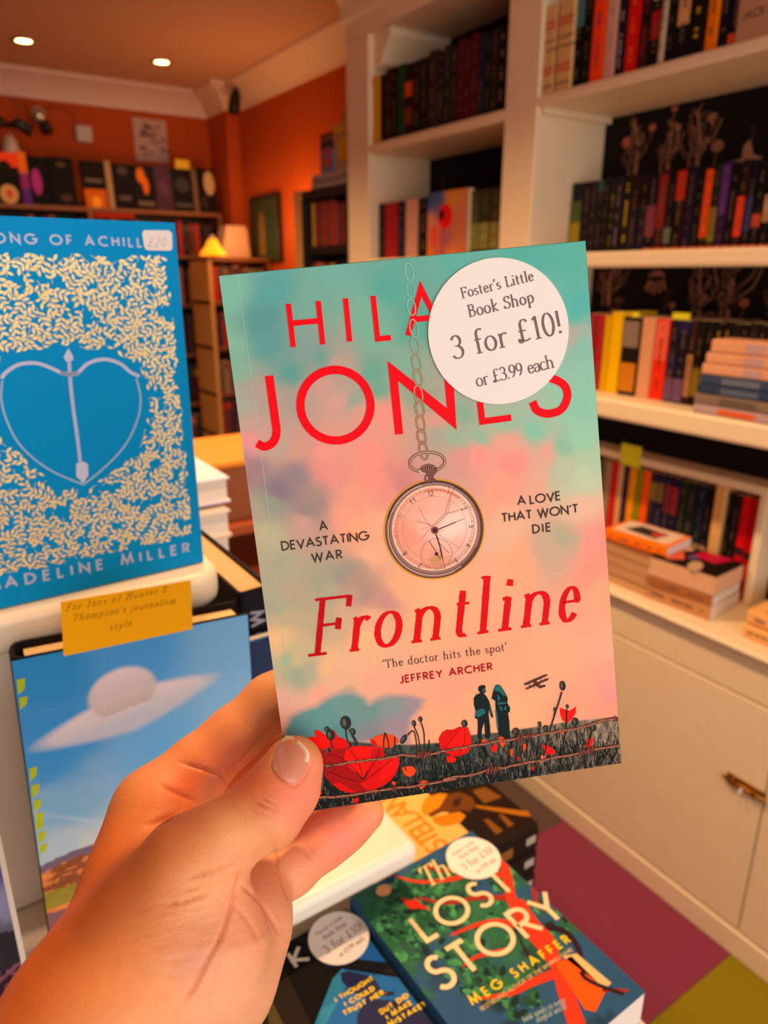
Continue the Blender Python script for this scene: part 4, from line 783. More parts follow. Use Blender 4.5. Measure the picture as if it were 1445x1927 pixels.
dpoly([(690, 450), (740, 440), (870, 470), (920, 500), (960, 570), (1050, 575), (1030, 600), (960, 600), (900, 620), (1100, 640), (1250, 690), (1400, 830), (1360, 950), (780, 950), (800, 720), (860, 620), (760, 570), (700, 510)], '#22264e', -.0004)
clipbox(b, .1355, .194); obj('cover_print', b, INK, dk)
b = MB(); kc = DP.dist((537, 1796), (556, 1825)) * 1.05
write(b, 'D', SANS, DP.at(495, 1859), DP.at(524, 1838), kc, .17, -.0006, '#d8cdc0'); write(b, 'K', SANS, DP.at(557, 1825), DP.at(586, 1807), kc, .17, -.0006, '#d8cdc0'); obj('author_lettering', b, INK, dk)
b = MB(); YL = '#f0c81c'; kk = .0043
for s_, a, c in [('I THOUGHT', (633, 1888), (705, 1845)), ('I COULD', (651, 1896), (707, 1864)), ('TRUST HER.', (648, 1914), (728, 1870)), ('BUT DID', (718, 1911), (771, 1877)), ('I MAKE', (730, 1921), (777, 1891)), ('MISTAKE?', (733, 1936), (803, 1894))]: write(b, s_, SANS, DP.at(*a), DP.at(*c), kk, .26, -.0006, YL)
obj('tagline_lettering', b, INK, dk); sticker_auto(dk, DP, (637.5, 1765), .0245, .10)
# stack at the table's far right edge with dark spines
random.seed(5)
for i in range(4):
    zt = .93 - i * .0312; M = Matrix.Translation((.490, .435, zt)) @ Matrix.Rotation(math.pi / 2, 4, 'Z') @ Matrix.Rotation(-math.pi / 2, 4, 'X')
    lab = ['black and cream paperback with an ochre picture, topmost of the dark-spined stack', 'dark-spined paperback, second from the top of the stack at the table edge', 'dark-spined paperback, third from the top of the stack at the table edge', 'dark-spined paperback, lowest of the stack at the table edge'][i]
    r = thing('book', lab, 'book', matrix=M, group='dark-spined stack at the table edge'); book_parts(r, .0306, .198, .129, '#20140e', marks=False, pages=WPAGES)
    s = MB(); Z = lambda v: v * .198
    for k in range(7): s.poly([(-.0004, .0306 * .62, Z(.02 + .010 * k)), (-.0004, .0306 * .30, Z(.02 + .010 * k)), (-.0004, .0306 * .30, Z(.026 + .010 * k)), (-.0004, .0306 * .62, Z(.026 + .010 * k))], '#d8c8b8')
    for k in range(16): s.poly([(-.0004, .0306 * .72, Z(.19 + .016 * k)), (-.0004, .0306 * .32, Z(.19 + .016 * k)), (-.0004, .0306 * .32, Z(.201 + .016 * k)), (-.0004, .0306 * .72, Z(.201 + .016 * k))], '#a06a28')
    obj('spine_print', s, INKS, r)
    if i == 0:
        pl = Plane(M); b = MB(); q5 = lambda pts: [(700 + x / 4.25, 1470 + y / 4.25) for x, y in pts]
        def cp(pts, c, y): b.poly([(x, y, z_) for x, z_ in pl.ats(q5(pts))], c)
        b.poly([(.0005, -.0002, .07), (.1285, -.0002, .07), (.1285, -.0002, .1975), (.0005, -.0002, .1975)], '#eeb860')
        cp([(860, 380), (1330, 340), (930, 0), (560, 60), (740, 250), (810, 330)], '#22130c', -.0003)
        cp([(400, 190), (430, 130), (540, 100), (640, 110), (600, 200), (540, 250), (420, 280), (390, 240)], '#d8880c', -.0004); cp([(480, 290), (700, 245), (750, 280), (700, 340), (580, 365), (500, 340)], '#d07c08', -.0004)
        cp([(600, 110), (700, 90), (800, 130), (830, 190), (780, 250), (700, 230), (640, 250), (560, 250), (470, 290), (440, 270), (540, 210)], '#6a3a10', -.0005); cp([(650, 150), (720, 130), (700, 200), (640, 210)], '#3a2014', -.0006)
        cp([(830, 195), (1250, 245), (1270, 285), (1200, 280), (830, 215)], '#a8640c', -.0005)
        for q in ([(800, 80), (900, 50), (1040, 130), (900, 180)], [(890, 310), (930, 305), (1050, 400), (990, 430)], [(1010, 270), (1040, 265), (1140, 350), (1090, 370)]): cp(q, '#7a4a18', -.0005)
        obj('cover_print', b, INK, r); b = MB()
        A0, A1 = pl.at(828, 1597), pl.at(722, 1488); write(b, 'ASTELLAN', SANS, (.012, .098), (.128, .098), .026, .13, -.0006, '#d8860e'); obj('title_lettering', b, INK, r)
# UFO-cloud hardback standing on the lower tier
k_ = .95
Rx = np.array([.9970, -.068, -.035]); Rz = np.array([.041, .087, .995]); Rz /= np.linalg.norm(Rz); Rx -= Rz * Rx.dot(Rz); Rx /= np.linalg.norm(Rx); Ry = np.cross(Rz, Rx)
MU = frame(Rx, Ry, Rz, (.0143, .4207, 1.0512)); ufo = thing('book', 'thick hardback with a saucer-shaped cloud in a blue sky above a red desert', 'book', matrix=MU); UP = Plane(MU)
UW, UH, UT = .1480, .2300, .030
q = MB(); prof = [(UW, 0), (UW, .0024), (.006, .0024), (.0028, .006), (.0022, .015), (.0028, .024), (.006, .0276), (UW, .0276), (UW, .030), (.008, .030), (.003, .0285), (.0005, .024), (-.0008, .015), (.0005, .006), (.003, .0015), (.008, 0)]
n = len(prof); q.v = [(x, y, z_) for z_ in (0, UH) for x, y in prof]; q.f = [(i, n + i, n + (i + 1) % n, (i + 1) % n) for i in range(n)]; q.f += [(k, k + 1, 14 - k, 15 - k) for k in range(7)] + [tuple(n + v for v in reversed((k, k + 1, 14 - k, 15 - k))) for k in range(7)]; q.c = [lin('#1a1614')] * len(q.f)
obj('cover', q, INKM, ufo)
q = MB(); q.box((.0075, .0026, .004), (UW - .004, .0272, UH - .005)); obj('page_block', q, mat('warm_book_pages', '#f0c888', .85, 900, .3, .3), ufo)
def fn(X, Z):
    n = fbm(X * 25, Z * 60, 4, 4); n2 = fbm(X * 90, Z * 160, 4, 5); z_ = Z / UH
    sk = shepard([(.02, .22, '#2f7fb4'), (.07, .225, '#4a8ec0'), (.14, .225, '#78a4c4'), (.02, .17, '#3a84b8'), (.14, .17, '#86a8c4'), (.08, .15, '#6a9cc2'), (.02, .12, '#7f9cb4'), (.1, .11, '#9ab0c0'), (.02, .09, '#b0aeb0'), (.1, .085, '#bdb2b0'), (.03, .086, '#c8b4ac'), (.1, .086, '#ccb4aa')], X + .004 * n, Z + .03 * (n - .5))
    st = np.clip((fbm(X * 14, Z * 120 + X * 60, 4, 6) - .56) * 4, 0, 1)[..., None] * np.clip((.145 - Z) / .03, 0, 1)[..., None] * .5
    sk = sk * (1 - st) + np.array(lin('#d8c8c4')) * st
    h = .084 + .005 * np.sin(X * 60) + .004 * n
    gr = np.where((n2 < .45)[..., None], lin('#8a4a2a'), lin('#c07038')) * (0.6 + .8 * n2[..., None]); gr = np.where(((Z > .054) & (Z < .066) & (n2 > .42))[..., None], np.array(lin('#7a6a24')) * (.6 + n2[..., None]), gr); far = np.array(lin('#6a5868'))
    gr = np.where((Z > h - .006)[..., None], far, gr); rd = np.array(lin('#7a5054')) * (.9 + .2 * n[..., None]); gr = np.where((Z < .050 - .10 * (X - .01))[..., None], rd, gr)
    sk = np.clip(sk * [1.0, 1.3, 1.45], 0, 1); gr = np.clip(gr * 1.25, 0, 1)
    out = np.where((Z < h)[..., None], gr, sk)
    # saucer cloud: dome and rim, lit from above
    SC0 = UP.at(243, 1332); U, V = X - SC0[0], Z - SC0[1]; ca, sa = math.cos(.16), math.sin(.16); u = U * ca + V * sa; v = -U * sa + V * ca
    rim = np.clip(1.25 - np.sqrt((u / .052) ** 2 + ((v + .002) / (.0135 * (1 - .35 * np.abs(u) / .052))) ** 2), 0, 1) * 3.2
    dome = np.clip(1.12 - np.sqrt((((u + .001) / .0205) ** 2 + ((v - .012) / .0165) ** 2)), 0, 1) * 6 * (v > .0)
    shade = np.clip(.62 + (v + .004) * 34, .45, 1.0); shd = np.clip(.72 + (v - .006) * 14, .6, 1)
    ccol = np.array(lin('#f2dcd8')); under = np.array(lin('#9fb6cc'))
    m_ = np.clip(rim, 0, 1)[..., None] * .92; cc = under * (1 - shade[..., None]) + ccol * shade[..., None]; out = out * (1 - m_) + cc * m_
    m_ = np.clip(dome, 0, 1)[..., None] * .9; return out * (1 - m_) + (ccol * shd[..., None]) * m_
painted('cover_print', UW - .0005, UH - .0008, 130, 200, fn, ufo, -.0002)
b = MB(); random.seed(2)
for (z0, z1) in [(.148, .156), (.136, .144), (.126, .133), (.112, .124), (.103, .110), (.095, .101), (.207, .216), (.197, .204)]:
    b.poly([(.0010, -.0004, z0), (.0048, -.0005, z0 + .003), (.0060, -.0005, z1 + .001), (.0014, -.0004, z1 + .001)], '#b8c414')
obj('spine_lettering', b, INK, ufo)
# orange note tucked behind its front board
a = on(114, 1133, 1, .4385); c = on(359, 1092, 1, .4385); d = on(361, 1168, 1, .4385); e_ = on(118, 1218, 1, .4385)
xn = Vector(c - a).normalized(); M = frame(Rx, Ry, Rz, tuple(Vector(e_) + Vector(Rz) * -.004)); sn = thing('sticky_note', 'orange handwritten note tucked in the top of the saucer-cloud hardback', 'note', matrix=M); NP = Plane(M)
c1, c2, c3, c4 = NP.ats([(118, 1218), (361, 1168), (359, 1092), (114, 1133)]); q = MB(); q.extrude([(c1[0], c1[1] - .006), (c2[0], c2[1] - .006), c3, c4], 1, 0, .0004); obj('note_paper', q, mat('orange_note_paper', '#ffb400', .6, 200, .04, .05, spec=.1), sn)
b = MB(); hc = '#8a5a10'
for s_, p0, p1, cap in (("For fans of Hunter S", (124, 1150), (312, 1114), .0040), ("Thompson's journalism", (136, 1169), (330, 1135), .0040), ("style", (206, 1186), (247, 1177), .0042)): write(b, s_, SER, NP.at(*p0), NP.at(*p1), cap, .075, -.0002, '#7a4c0c', shear=.35)
obj('note_handwriting', b, INKM, sn)
# dark landscape book at the far left
a = on(0, 1570, 1, .402); M = frame((1, 0, 0), (0, 1, 0), (0, 0, 1), (a[0] - .150, .402, 1.0512)); ls = thing('book', 'dark purple landscape book with a pale edge, cut by the photo left edge', 'book', matrix=M)
book_parts(ls, .012, .215, .150, '#d8c8b8', hard=True, marks=False, pages=WPAGES)
def fn(X, Z):
    n = fbm(X * 60, Z * 60, 4, 14); n2 = fbm(X * 150, Z * 150, 3, 15)
    s_ = shepard([(.14, .2, '#3a2a50'), (.14, .12, '#5a4a80'), (.14, .09, '#8a88a8'), (.14, .075, '#5a5868'), (.05, .1, '#5a4a80'), (.05, .2, '#2a2440')], X + .01 * n, Z + .03 * (n - .5)); g_ = np.array(lin('#2c2a30')) * (.5 + n[..., None]); p_ = np.where((n2 > .5)[..., None], lin('#7a4a5c'), lin('#2a1c26'))
    out = np.where((Z < .068 + .01 * n)[..., None], g_, s_); return np.where((Z < .045)[..., None], p_, out)
painted('cover_print', .147, .215, 110, 150, fn, ls, -.0003)
# blue and gold book on the upper tier
AX = np.array([.999, .031, 0]); AX /= np.linalg.norm(AX); AY = np.array([-AX[1], AX[0], 0]); MA = frame(AX, AY, (0, 0, 1), (.0058, .4842, 1.2958))
ach = thing('book', 'bright blue clothbound book with gold leaf sprays around a pale bow and arrow', 'book', matrix=MA); AP = Plane(MA); AW, AH = .1565, .2355
book_parts(ach, .032, AH, AW, '#0096d8', hard=True, marks=False)
excl = [(-60, 700), (0, 697), (6, 667), (41, 664), (110, 653), (144, 647), (158, 662), (199, 656), (219, 667), (249, 683), (271, 708), (277, 736), (276, 790), (268, 822), (255, 843), (238, 863), (205, 892), (178, 910), (166, 924), (130, 916), (111, 905), (97, 918), (83, 891), (55, 868), (22, 838), (0, 816), (-40, 770)]
EX = AP.ats(excl)
def inside(p, poly):
    r = False; j = len(poly) - 1
    for i in range(len(poly)):
        if (poly[i][1] > p[1]) != (poly[j][1] > p[1]) and p[0] < (poly[j][0] - poly[i][0]) * (p[1] - poly[i][1]) / (poly[j][1] - poly[i][1]) + poly[i][0]: r = not r
        j = i
    return r
x1, zt = AP.at(316, 480); zb = AP.at(352, 1012)[1]; x0 = AW - x1
b = MB(); random.seed(12); placed = []
occ = {}
def leaf(x, z, a, L):
    mx_, mz_ = x + math.cos(a) * L * .5, z + math.sin(a) * L * .5; ci, cj = int(mx_ / .0021), int(mz_ / .0021)
    for i in (-1, 0, 1):
        for j in (-1, 0, 1):
            for q_ in occ.get((ci + i, cj + j), ()):
                if (q_[0] - mx_) ** 2 + (q_[1] - mz_) ** 2 < 4.2e-6: return
    occ.setdefault((ci, cj), []).append((mx_, mz_))
    c, s = math.cos(a), math.sin(a); pts = [(0, 0), (.3, .17), (.65, .2), (1, 0), (.65, -.2), (.3, -.17)]; b.poly([(x + (u * c - v * s) * L, -.0004, z + (u * s + v * c) * L) for u, v in pts])
ok = lambda x, z: x0 < x < x1 and zb < z < zt and not inside((x, z), EX)
for k in range(5200):
    x, z = random.uniform(x0, x1), random.uniform(zb, zt)
    if not ok(x, z) or any((x - p[0]) ** 2 + (z - p[1]) ** 2 < 1.5e-5 for p in placed): continue
    placed.append((x, z)); a = random.uniform(0, 6.28); cv = random.uniform(-.35, .35); px_, pz_ = x, z
    for j in range(3):
        nx_, nz_ = px_ + .0030 * math.cos(a), pz_ + .0030 * math.sin(a)
        if not ok(nx_, nz_): break
        ribbon(b, [(px_, pz_), (nx_, nz_)], lambda d: .00025, -.0004, '#ffffff')
        for sgn in (-1, 1):
            L = .0046 * random.uniform(.75, 1.1); aa = a + sgn * .85
            if ok(nx_ + L * math.cos(aa), nz_ + L * math.sin(aa)): leaf(nx_, nz_, aa, L)
        px_, pz_ = nx_, nz_; a += cv
    if ok(px_ + .0046 * math.cos(a), pz_ + .0046 * math.sin(a)): leaf(px_, pz_, a, .0046)
obj('gold_leaf_pattern', b, GOLD, ach, kind='stuff')
b = MB(); SV = '#c6ccea'
def ap_line(pts, w_, c=SV, y=-.0005, n=8): ribbon(b, AP.ats(cr(pts, n)), lambda d: w_, y, c)
ap_line([(2, 712), (12, 700), (35, 686), (65, 683), (90, 690), (118, 703)], .0022); ap_line([(118, 703), (144, 702), (165, 684), (195, 676), (225, 684), (245, 700), (262, 708)], .0022); ap_line([(113, 701), (130, 705), (148, 702)], .0022)
ap_line([(4, 716), (2, 750), (12, 790), (38, 838), (90, 882), (157, 912)], .0013, '#9fc0e2'); ap_line([(256, 712), (264, 750), (258, 790), (236, 836), (200, 876), (157, 912)], .0013, '#9fc0e2')
ap_line([(129, 670), (134, 740), (146, 830), (155, 908)], .0022, '#b9c6e6')
for pts in ([(128, 655), (119, 672), (124, 680), (137, 678), (137, 670)], [(143, 872), (156, 868), (165, 873), (166, 893), (158, 908), (143, 897)]): b.poly([(x, -.0006, z) for x, z in AP.ats(pts)], '#cfd4ee')
obj('bow_and_arrow_print', b, INK, ach)
b = MB(); ac = AP.dist((12, 437), (12.5, 458)); write(b, 'ONG OF ACHILL', SANS, AP.at(-14, 458), AP.at(268, 466), ac, .19, -.0005, '#c4cbe8'); write(b, 'THE S', SANS, (.006, AP.at(-14, 458)[1]), (.033, AP.at(-14, 458)[1]), ac, .19, -.0005, '#c4cbe8'); obj('title_lettering', b, INK, ach)
b = MB(); ac = AP.dist((352, 1020), (355, 1039)); write(b, 'ADELINE MILLER', SANS, AP.at(9, 1108), AP.at(357, 1039), ac, .2, -.0005, '#b8c4de'); write(b, 'M', SANS, AP.at(-28, 1115), AP.at(3, 1109), ac, .2, -.0005, '#b8c4de'); obj('author_lettering', b, INK, ach)
s1_, s2_, s3_, s4_ = AP.ats([(266, 433), (322, 434), (324, 472), (271, 471)]); q = MB(); q.extrude([(x_, z_) for x_, z_ in arc(s1_[0] + .0025, s1_[1] - .0025, .0025, .0025, 180, 90, 5) + arc(s2_[0] - .0025, s2_[1] - .0025, .0025, .0025, 90, 0, 5) + arc(s3_[0] - .0025, s3_[1] + .0025, .0025, .0025, 0, -90, 5) + arc(s4_[0] + .0025, s4_[1] + .0025, .0025, .0025, -90, -180, 5)], 1, -.0010, -.0008); st = obj('price_sticker', q, STICK, ach, 'small white rounded price sticker', bevel=0)
b = MB(); write(b, '£20', SER, AP.at(277, 464), AP.at(310, 464), .0052, .07, -.0011, '#c8b4b4', shear=.4); obj('sticker_handwriting', b, INKM, st)
# hardbacks standing or piled behind to the right
M = Matrix.Translation((.192, .480, 1.0512)) @ Matrix.Rotation(math.radians(-8), 4, 'Y') @ Matrix.Rotation(math.radians(90 - 14), 4, 'Z')
MQ = Matrix.Translation((.2145, .466, 1.0535)) @ Matrix.Rotation(math.radians(-2.5), 4, 'Y') @ Matrix.Rotation(math.radians(90), 4, 'Z')
r = thing('book', 'black-spined hardback standing right of the saucer-cloud book with pale spine lettering', 'book', matrix=MQ); book_parts(r, .026, .222, .15, '#1a1820', hard=True, marks=False, pages=mat('tan_book_pages', '#e0ae7c', .85, 900, .25, .3))
b = MB(); 
bb_ = MB(); write(bb_, 'MCCLEAR', SANS, (0, 0), (.105, 0), .012, .2, 0, '#9a96a4'); b.v = [(-.0006, .020 - z_, .205 - x) for x, y, z_ in bb_.v]; b.f = [tuple(reversed(f)) for f in bb_.f]; b.c = bb_.c; obj('spine_lettering', b, INKS, r)
M = frame((.99, -.13, 0), (.13, .99, 0), (0, 0, 1), (.150, .462, 1.0512)); r = thing('book', 'thin book with a blue sky and green hill cover, edge showing beside the black-spined hardback', 'book', matrix=Matrix.Translation((.1655, .452, 1.0512))); book_parts(r, .006, .190, .036, '#6a9ac8', marks=False)
b = MB(); b.poly([(.001, -.0003, .001), (.035, -.0003, .001), (.035, -.0003, .10), (.001, -.0003, .12)], '#5a7a3a'); b.poly([(.001, -.0003, .15), (.035, -.0003, .14), (.035, -.0003, .189), (.001, -.0003, .189)], '#2a3a5a'); obj('cover_print', b, INK, r)
random.seed(14)
stack(6, .150, .760, 1.051, .140, .205, [.031], 0, 'cream hardback in the pile behind the blue and gold book', 'pile of cream hardbacks behind the upper riser', ['#e8c8a0', '#f0dcd0', '#d8b080', '#f0e0d8'], .003, True, WPAGES, False)
flat_book('book', 'pale lilac-white hardback lying on top of the pile behind the blue and gold book', (.146, .775, 1.2745), .0, .030, .150, .185, '#e4dcec', hard=True, pages=WPAGES, marks=False)
flat_book('book', 'tan hardback lying on the upper riser beside the blue and gold book', (.02, .545, 1.296 + .022), -.04, .021, .125, .18, '#d8a878', hard=True, marks=False)
# wooden stand with a brown box further back
t = thing('wooden_stand', 'brown wooden book stand beyond the display table', 'stand', (.44, 1.30, 0))
for zz in (.3, .62, .9): q = MB(); q.box((0.0, 0, zz - .02), (.42, .42, zz)); obj('shelf', q, mat('rust_brown_wood', '#a04414', .6, 20, .15, .1), t, bevel=.002)
for x, y in ((0, 0), (.395, 0), (0, .395), (.395, .395)): q = MB(); q.box((x, y, 0), (x + .025, y + .025, 1.0)); obj('leg', q, MATS['rust_brown_wood'], t, bevel=.002)
q = MB(); q.box((-.01, -.01, 1.001), (.43, .43, 1.02)); obj('stand_top', q, MATS['rust_brown_wood'], t, bevel=.002)
t = thing('cardboard_box', 'brown box with a top coloured lamp-lit yellow, standing on the wooden stand', 'box', (.46, 1.325, 1.0206)); q = MB(); q.box((0, 0, 0), (.19, .24, .112)); obj('box_body', q, mat('brown_box_card', '#8a4a24', .7, 30, .1, .1), t, bevel=.003)
q = MB(); q.box((-.003, -.003, .1125), (.193, .243, .125)); obj('lamplit_box_top', q, mat('lamplit_box_card', '#e88a18', .6, 30, .1, .1), t, bevel=.003)  # lamplight on the box top put into its yellow colour
# ================================================================ the held paperback
FX = np.array([.8866, -.4535, .0912]); FZ = np.array([.0066, .2095, .9778]); FX /= np.linalg.norm(FX); FZ -= FX * FX.dot(FZ); FZ /= np.linalg.norm(FZ); FY = np.cross(FZ, FX)
MF = frame(FX, FY, FZ, (.0939, .2041, 1.3059)); FW, FH, FT = .129, .198, .021
fb = thing('book', 'teal and peach paperback with red lettering and a pocket watch, held in the hand', 'book', matrix=MF); FP = Plane(MF)
book_parts(fb, FT, FH, FW, '#3a6a5c', marks=False, pages=WPAGES)
pts = [(430, 540, '7fc5b0'), (520, 545, '5cadaa'), (640, 520, '74b8aa'), (740, 535, '5cb2a4'), (860, 480, '62b6a8'), (1000, 470, '58b6a8'), (1080, 480, '5bb8a8'), (1085, 570, '58bcae'), (440, 640, '86c2a6'), (500, 600, '5a9f9e'), (510, 650, '60a6a2'), (600, 680, '5fa8a0'), (600, 580, '76b6a4'),
 (700, 600, '7abca2'), (790, 600, '5eb0a0'), (700, 690, '6cb09c'), (1090, 650, '84c6b2'), (1078, 628, 'b4b2a4'), (1100, 700, '8ecbb2'), (450, 700, '86bca5'), (540, 705, '5ea69e'), (600, 690, '92a898'), (620, 685, 'c8a698'), (650, 700, 'b8a898'), (720, 735, '74b09a'), (760, 700, '84b8a0'), (870, 780, '8fb59a'), (1090, 770, '8ed0b2'),
 (455, 765, 'a8b4a2'), (500, 745, 'b8a498'), (545, 735, 'b0a498'), (640, 770, 'd8a698'), (600, 730, 'd0a496'), (670, 760, '9cae9c'), (740, 790, 'f49c8c'), (690, 800, 'dfa494'), (620, 850, 'f2a090'), (800, 745, '9cae96'), (830, 790, 'e0a090'), (470, 820, 'f09c9c'), (470, 790, 'c8a89c'), (560, 830, 'd8a090'), (520, 830, 'c4aa9a'), (700, 850, 'ff9a88'),
 (830, 830, 'b0ac9c'), (860, 830, '9cbea0'), (900, 830, '98c2a4'), (960, 800, '9cc4a8'), (1000, 820, '8acbb0'), (1100, 830, '98d4b4'), (1060, 850, '8cc6a8'), (950, 840, 'ecaa94'), (480, 885, 'a8868c'), (530, 915, '8c7c86'), (560, 890, '9a8a90'), (590, 940, 'a89088'), (570, 960, '9a8c88'), (620, 880, 'f0988e'), (700, 880, 'ff9a8a'), (760, 900, 'd88c86'), (740, 930, 'f09a88'), (670, 930, 'f4a48c'),
 (860, 870, 'e09c90'), (900, 860, 'ff9c92'), (960, 880, 'ff988c'), (1020, 860, 'e8ac98'), (1060, 880, 'bccaaa'), (1100, 900, 'c4d4b0'), (1105, 870, 'b0d0ac'), (485, 960, 'b0a896'), (510, 950, '98a090'), (560, 990, 'd0a496'), (650, 960, 'f8a88e'), (680, 990, 'ffae88'), (940, 930, 'ffa68c'), (1020, 920, 'eeb094'), (1100, 960, 'eec0a0'),
 (500, 1020, 'c0bc98'), (520, 1060, 'b0b094'), (600, 1085, 'a8aa90'), (560, 1110, 'b8ac90'), (640, 1085, 'a09c90'), (620, 1110, 'b4b094'), (660, 1100, 'b89a88'), (690, 1125, 'b8968a'), (720, 1140, 'd0988c'), (700, 1050, 'fcb890'), (720, 980, 'fcb490'), (1065, 1020, 'b4b496'), (1050, 1035, 'd0b094'), (1100, 1030, 'ff9c8c'), (1130, 1030, 'ff9488'), (980, 1060, 'ffb088'), (1120, 1075, 'ff9a84'), (950, 1000, 'f0bc98'),
 (520, 1140, 'aeb094'), (545, 1160, 'c4b490'), (600, 1160, 'c0b08e'), (640, 1160, 'd8b492'), (700, 1170, 'f4b490'), (760, 1110, 'ffb68a'), (820, 1120, 'ffbc8c'), (900, 1120, 'ffb48a'), (1130, 1120, 'ffac86'), (530, 1200, 'f4c48e'), (560, 1230, 'd8c090'), (620, 1240, 'f5c090'), (700, 1210, 'f8c08e'), (800, 1170, 'ffb888'), (940, 1210, 'ffae88'), (1140, 1220, 'ffb090'), (1040, 1230, 'ffb48a'),
 (545, 1230, 'a8bc98'), (560, 1260, 'a0b094'), (590, 1245, 'b0b498'), (640, 1270, 'eeb894'), (660, 1250, 'f0bc90'), (540, 1310, 'e8b49c'), (600, 1305, 'ffb096'), (545, 1345, 'e8a898'), (720, 1290, 'ffb092'), (850, 1290, 'ffa88a'), (1000, 1270, 'ffb08a'), (1150, 1270, 'ffa890'), (1150, 1310, 'f89898'), (880, 1330, 'ffb084'), (970, 1330, 'ffb882'), (1080, 1330, 'ffa884'), (820, 1360, 'ffae84'), (1150, 1335, 'ffa080')]
P1 = [(*FP.at(a, b_), c) for a, b_, c in pts]
cl = FP.ats([(534, 1386), (540, 1366), (550, 1345), (568, 1333), (590, 1326), (606, 1316), (625, 1307), (645, 1300), (665, 1302), (684, 1313), (692, 1326), (706, 1318), (730, 1309), (757, 1306), (778, 1308), (796, 1314), (790, 1330), (774, 1350), (770, 1375), (774, 1402), (700, 1400), (600, 1392)])
wisp = FP.ats([(640, 1300), (650, 1289), (662, 1288), (671, 1296), (666, 1306)])
def sdist(X, Z, poly):
    d = np.full(X.shape, 9.); ins = np.zeros(X.shape, bool); j = len(poly) - 1
    for i in range(len(poly)):
        (ax, az), (bx, bz) = poly[i], poly[j]; ex, ez = bx - ax, bz - az; t = np.clip(((X - ax) * ex + (Z - az) * ez) / (ex * ex + ez * ez + 1e-18), 0, 1)
        d = np.minimum(d, (X - ax - t * ex) ** 2 + (Z - az - t * ez) ** 2)
        with np.errstate(divide='ignore', invalid='ignore'): c = ((az > Z) != (bz > Z)) & (X < (bx - ax) * (Z - az) / (bz - az) + ax)
        ins ^= c; j = i
    return np.where(ins, -1, 1) * np.sqrt(d)
hz = FP.ats([(500, 1380), (537, 1384), (600, 1388), (674, 1395), (774, 1400), (830, 1396), (886, 1382), (967, 1373), (1072, 1356), (1164, 1347), (1180, 1345)])
HX, HZ = [p[0] for p in hz], [p[1] for p in hz]
def fn(X, Z):
    n1 = fbm(X * 55, Z * 55, 4, 31) - .5; n2 = fbm(X * 55 + 40, Z * 55 + 9, 4, 32) - .5; gr = vnoise(X * 2600, Z * 2600, 77)
    c = shepard(P1, X + n1 * .011, Z + n2 * .011, 2.9)
    d = sdist(X + n1 * .004, Z + n2 * .004, cl); m_ = np.clip(.5 - d / .0032, 0, 1)[..., None] * .93
    cc = shepard([(*FP.at(*p[:2]), p[2]) for p in [(550, 1370, '3f9498'), (600, 1350, '4a9a9a'), (640, 1330, '5c9c98'), (630, 1380, '3a8a90'), (690, 1345, '5f9894'), (690, 1385, '7a8894'), (730, 1335, '7a9a98'), (740, 1370, '9a8a98'), (780, 1320, '98909a'), (740, 1398, 'b08c98')]], X + n1 * .008, Z + n2 * .008)
    c = c * (1 - m_) + cc * m_; d = sdist(X + n1 * .003, Z, wisp); m_ = np.clip(.4 - d / .002, 0, 1)[..., None] * .5; c = c * (1 - m_) + np.array(lin('#a8a09a')) * m_
    c = c * (1 + .035 * (gr[..., None] - .5))
    H = np.interp(X, HX, HZ) + .0005 * n1; g1 = fbm(X * 900, Z * 420, 3, 41); g2 = fbm(X * 120, Z * 120, 3, 42); g3 = vnoise(X * 2400, Z * 900, 43)
    v = np.clip((H - Z) / .02, 0, 1); rt = np.clip((X - .07) / .05, 0, 1)
    hi = (np.array(lin('#b39a7e')) * rt[..., None] + np.array(lin('#4c5850')) * (1 - rt[..., None])); lo = np.array(lin('#161a18')); md = np.array(lin('#8a8070'))
    tone = np.clip(.70 - (.75 - .25 * rt) * v + 1.3 * (g1 - .5) + .6 * (g2 - .5), 0, 1)[..., None]; f = lo * (1 - tone) + hi * tone
    f = np.where(((g3 > .80) & (g1 > .46))[..., None], md * (.5 + .5 * rt[..., None]), f)
    a = np.clip((H - Z) / .0006, 0, 1)[..., None]; return c * (1 - a) + f * a
painted('cover_print', FW - .0001, FH - .0002, 330, 500, fn, fb, -.00012)
# spine crease: a fine pressed groove
b = MB(); cpts = FP.ats([(447, 516), (480, 768), (505, 960), (532, 1200), (545, 1330)]); b.v = []; 
for p_, q_ in zip(cpts[:-1], cpts[1:]): ribbon(b, [p_, q_], lambda d: .00018, -.00018, '#a6cdb8')
obj('hinge_crease', b, INK, fb)
RED = '#ff0016'
b = MB(); hc = .0166; wH = .112
write(b, 'H', SANS, FP.at(547.5, 659), FP.at(613, 653), hc, wH, -.0003, RED); write(b, 'I', SANS, FP.at(653.5, 648.5), FP.at(665, 647.5), hc, wH, -.0003, RED); write(b, 'L', SANS, FP.at(706, 643.5), FP.at(741, 640), hc, wH, -.0003, RED); write(b, 'A', SANS, FP.at(763, 637.5), FP.at(838, 630), hc * 1.06, wH, -.0003, RED)
write(b, 'R', SANS, FP.at(862, 628), FP.at(900, 625), hc, wH, -.0003, RED); write(b, 'Y', SANS, FP.at(930, 621), FP.at(985, 616), hc, wH, -.0003, RED)
hj = FP.dist((731, 690), (748, 817)) 
jp = [(506.5, 707), (520.5, 808), (519, 822), (512, 834), (498, 840.5), (484, 834)]
ribbon(b, FP.ats([jp[0]] + cr(jp[1:], 6)), lambda d: .0029, -.0003, RED)
co = FP.at(631.5, 763); ring(b, co[0], co[1], .01235, .0029, -.0003, RED)
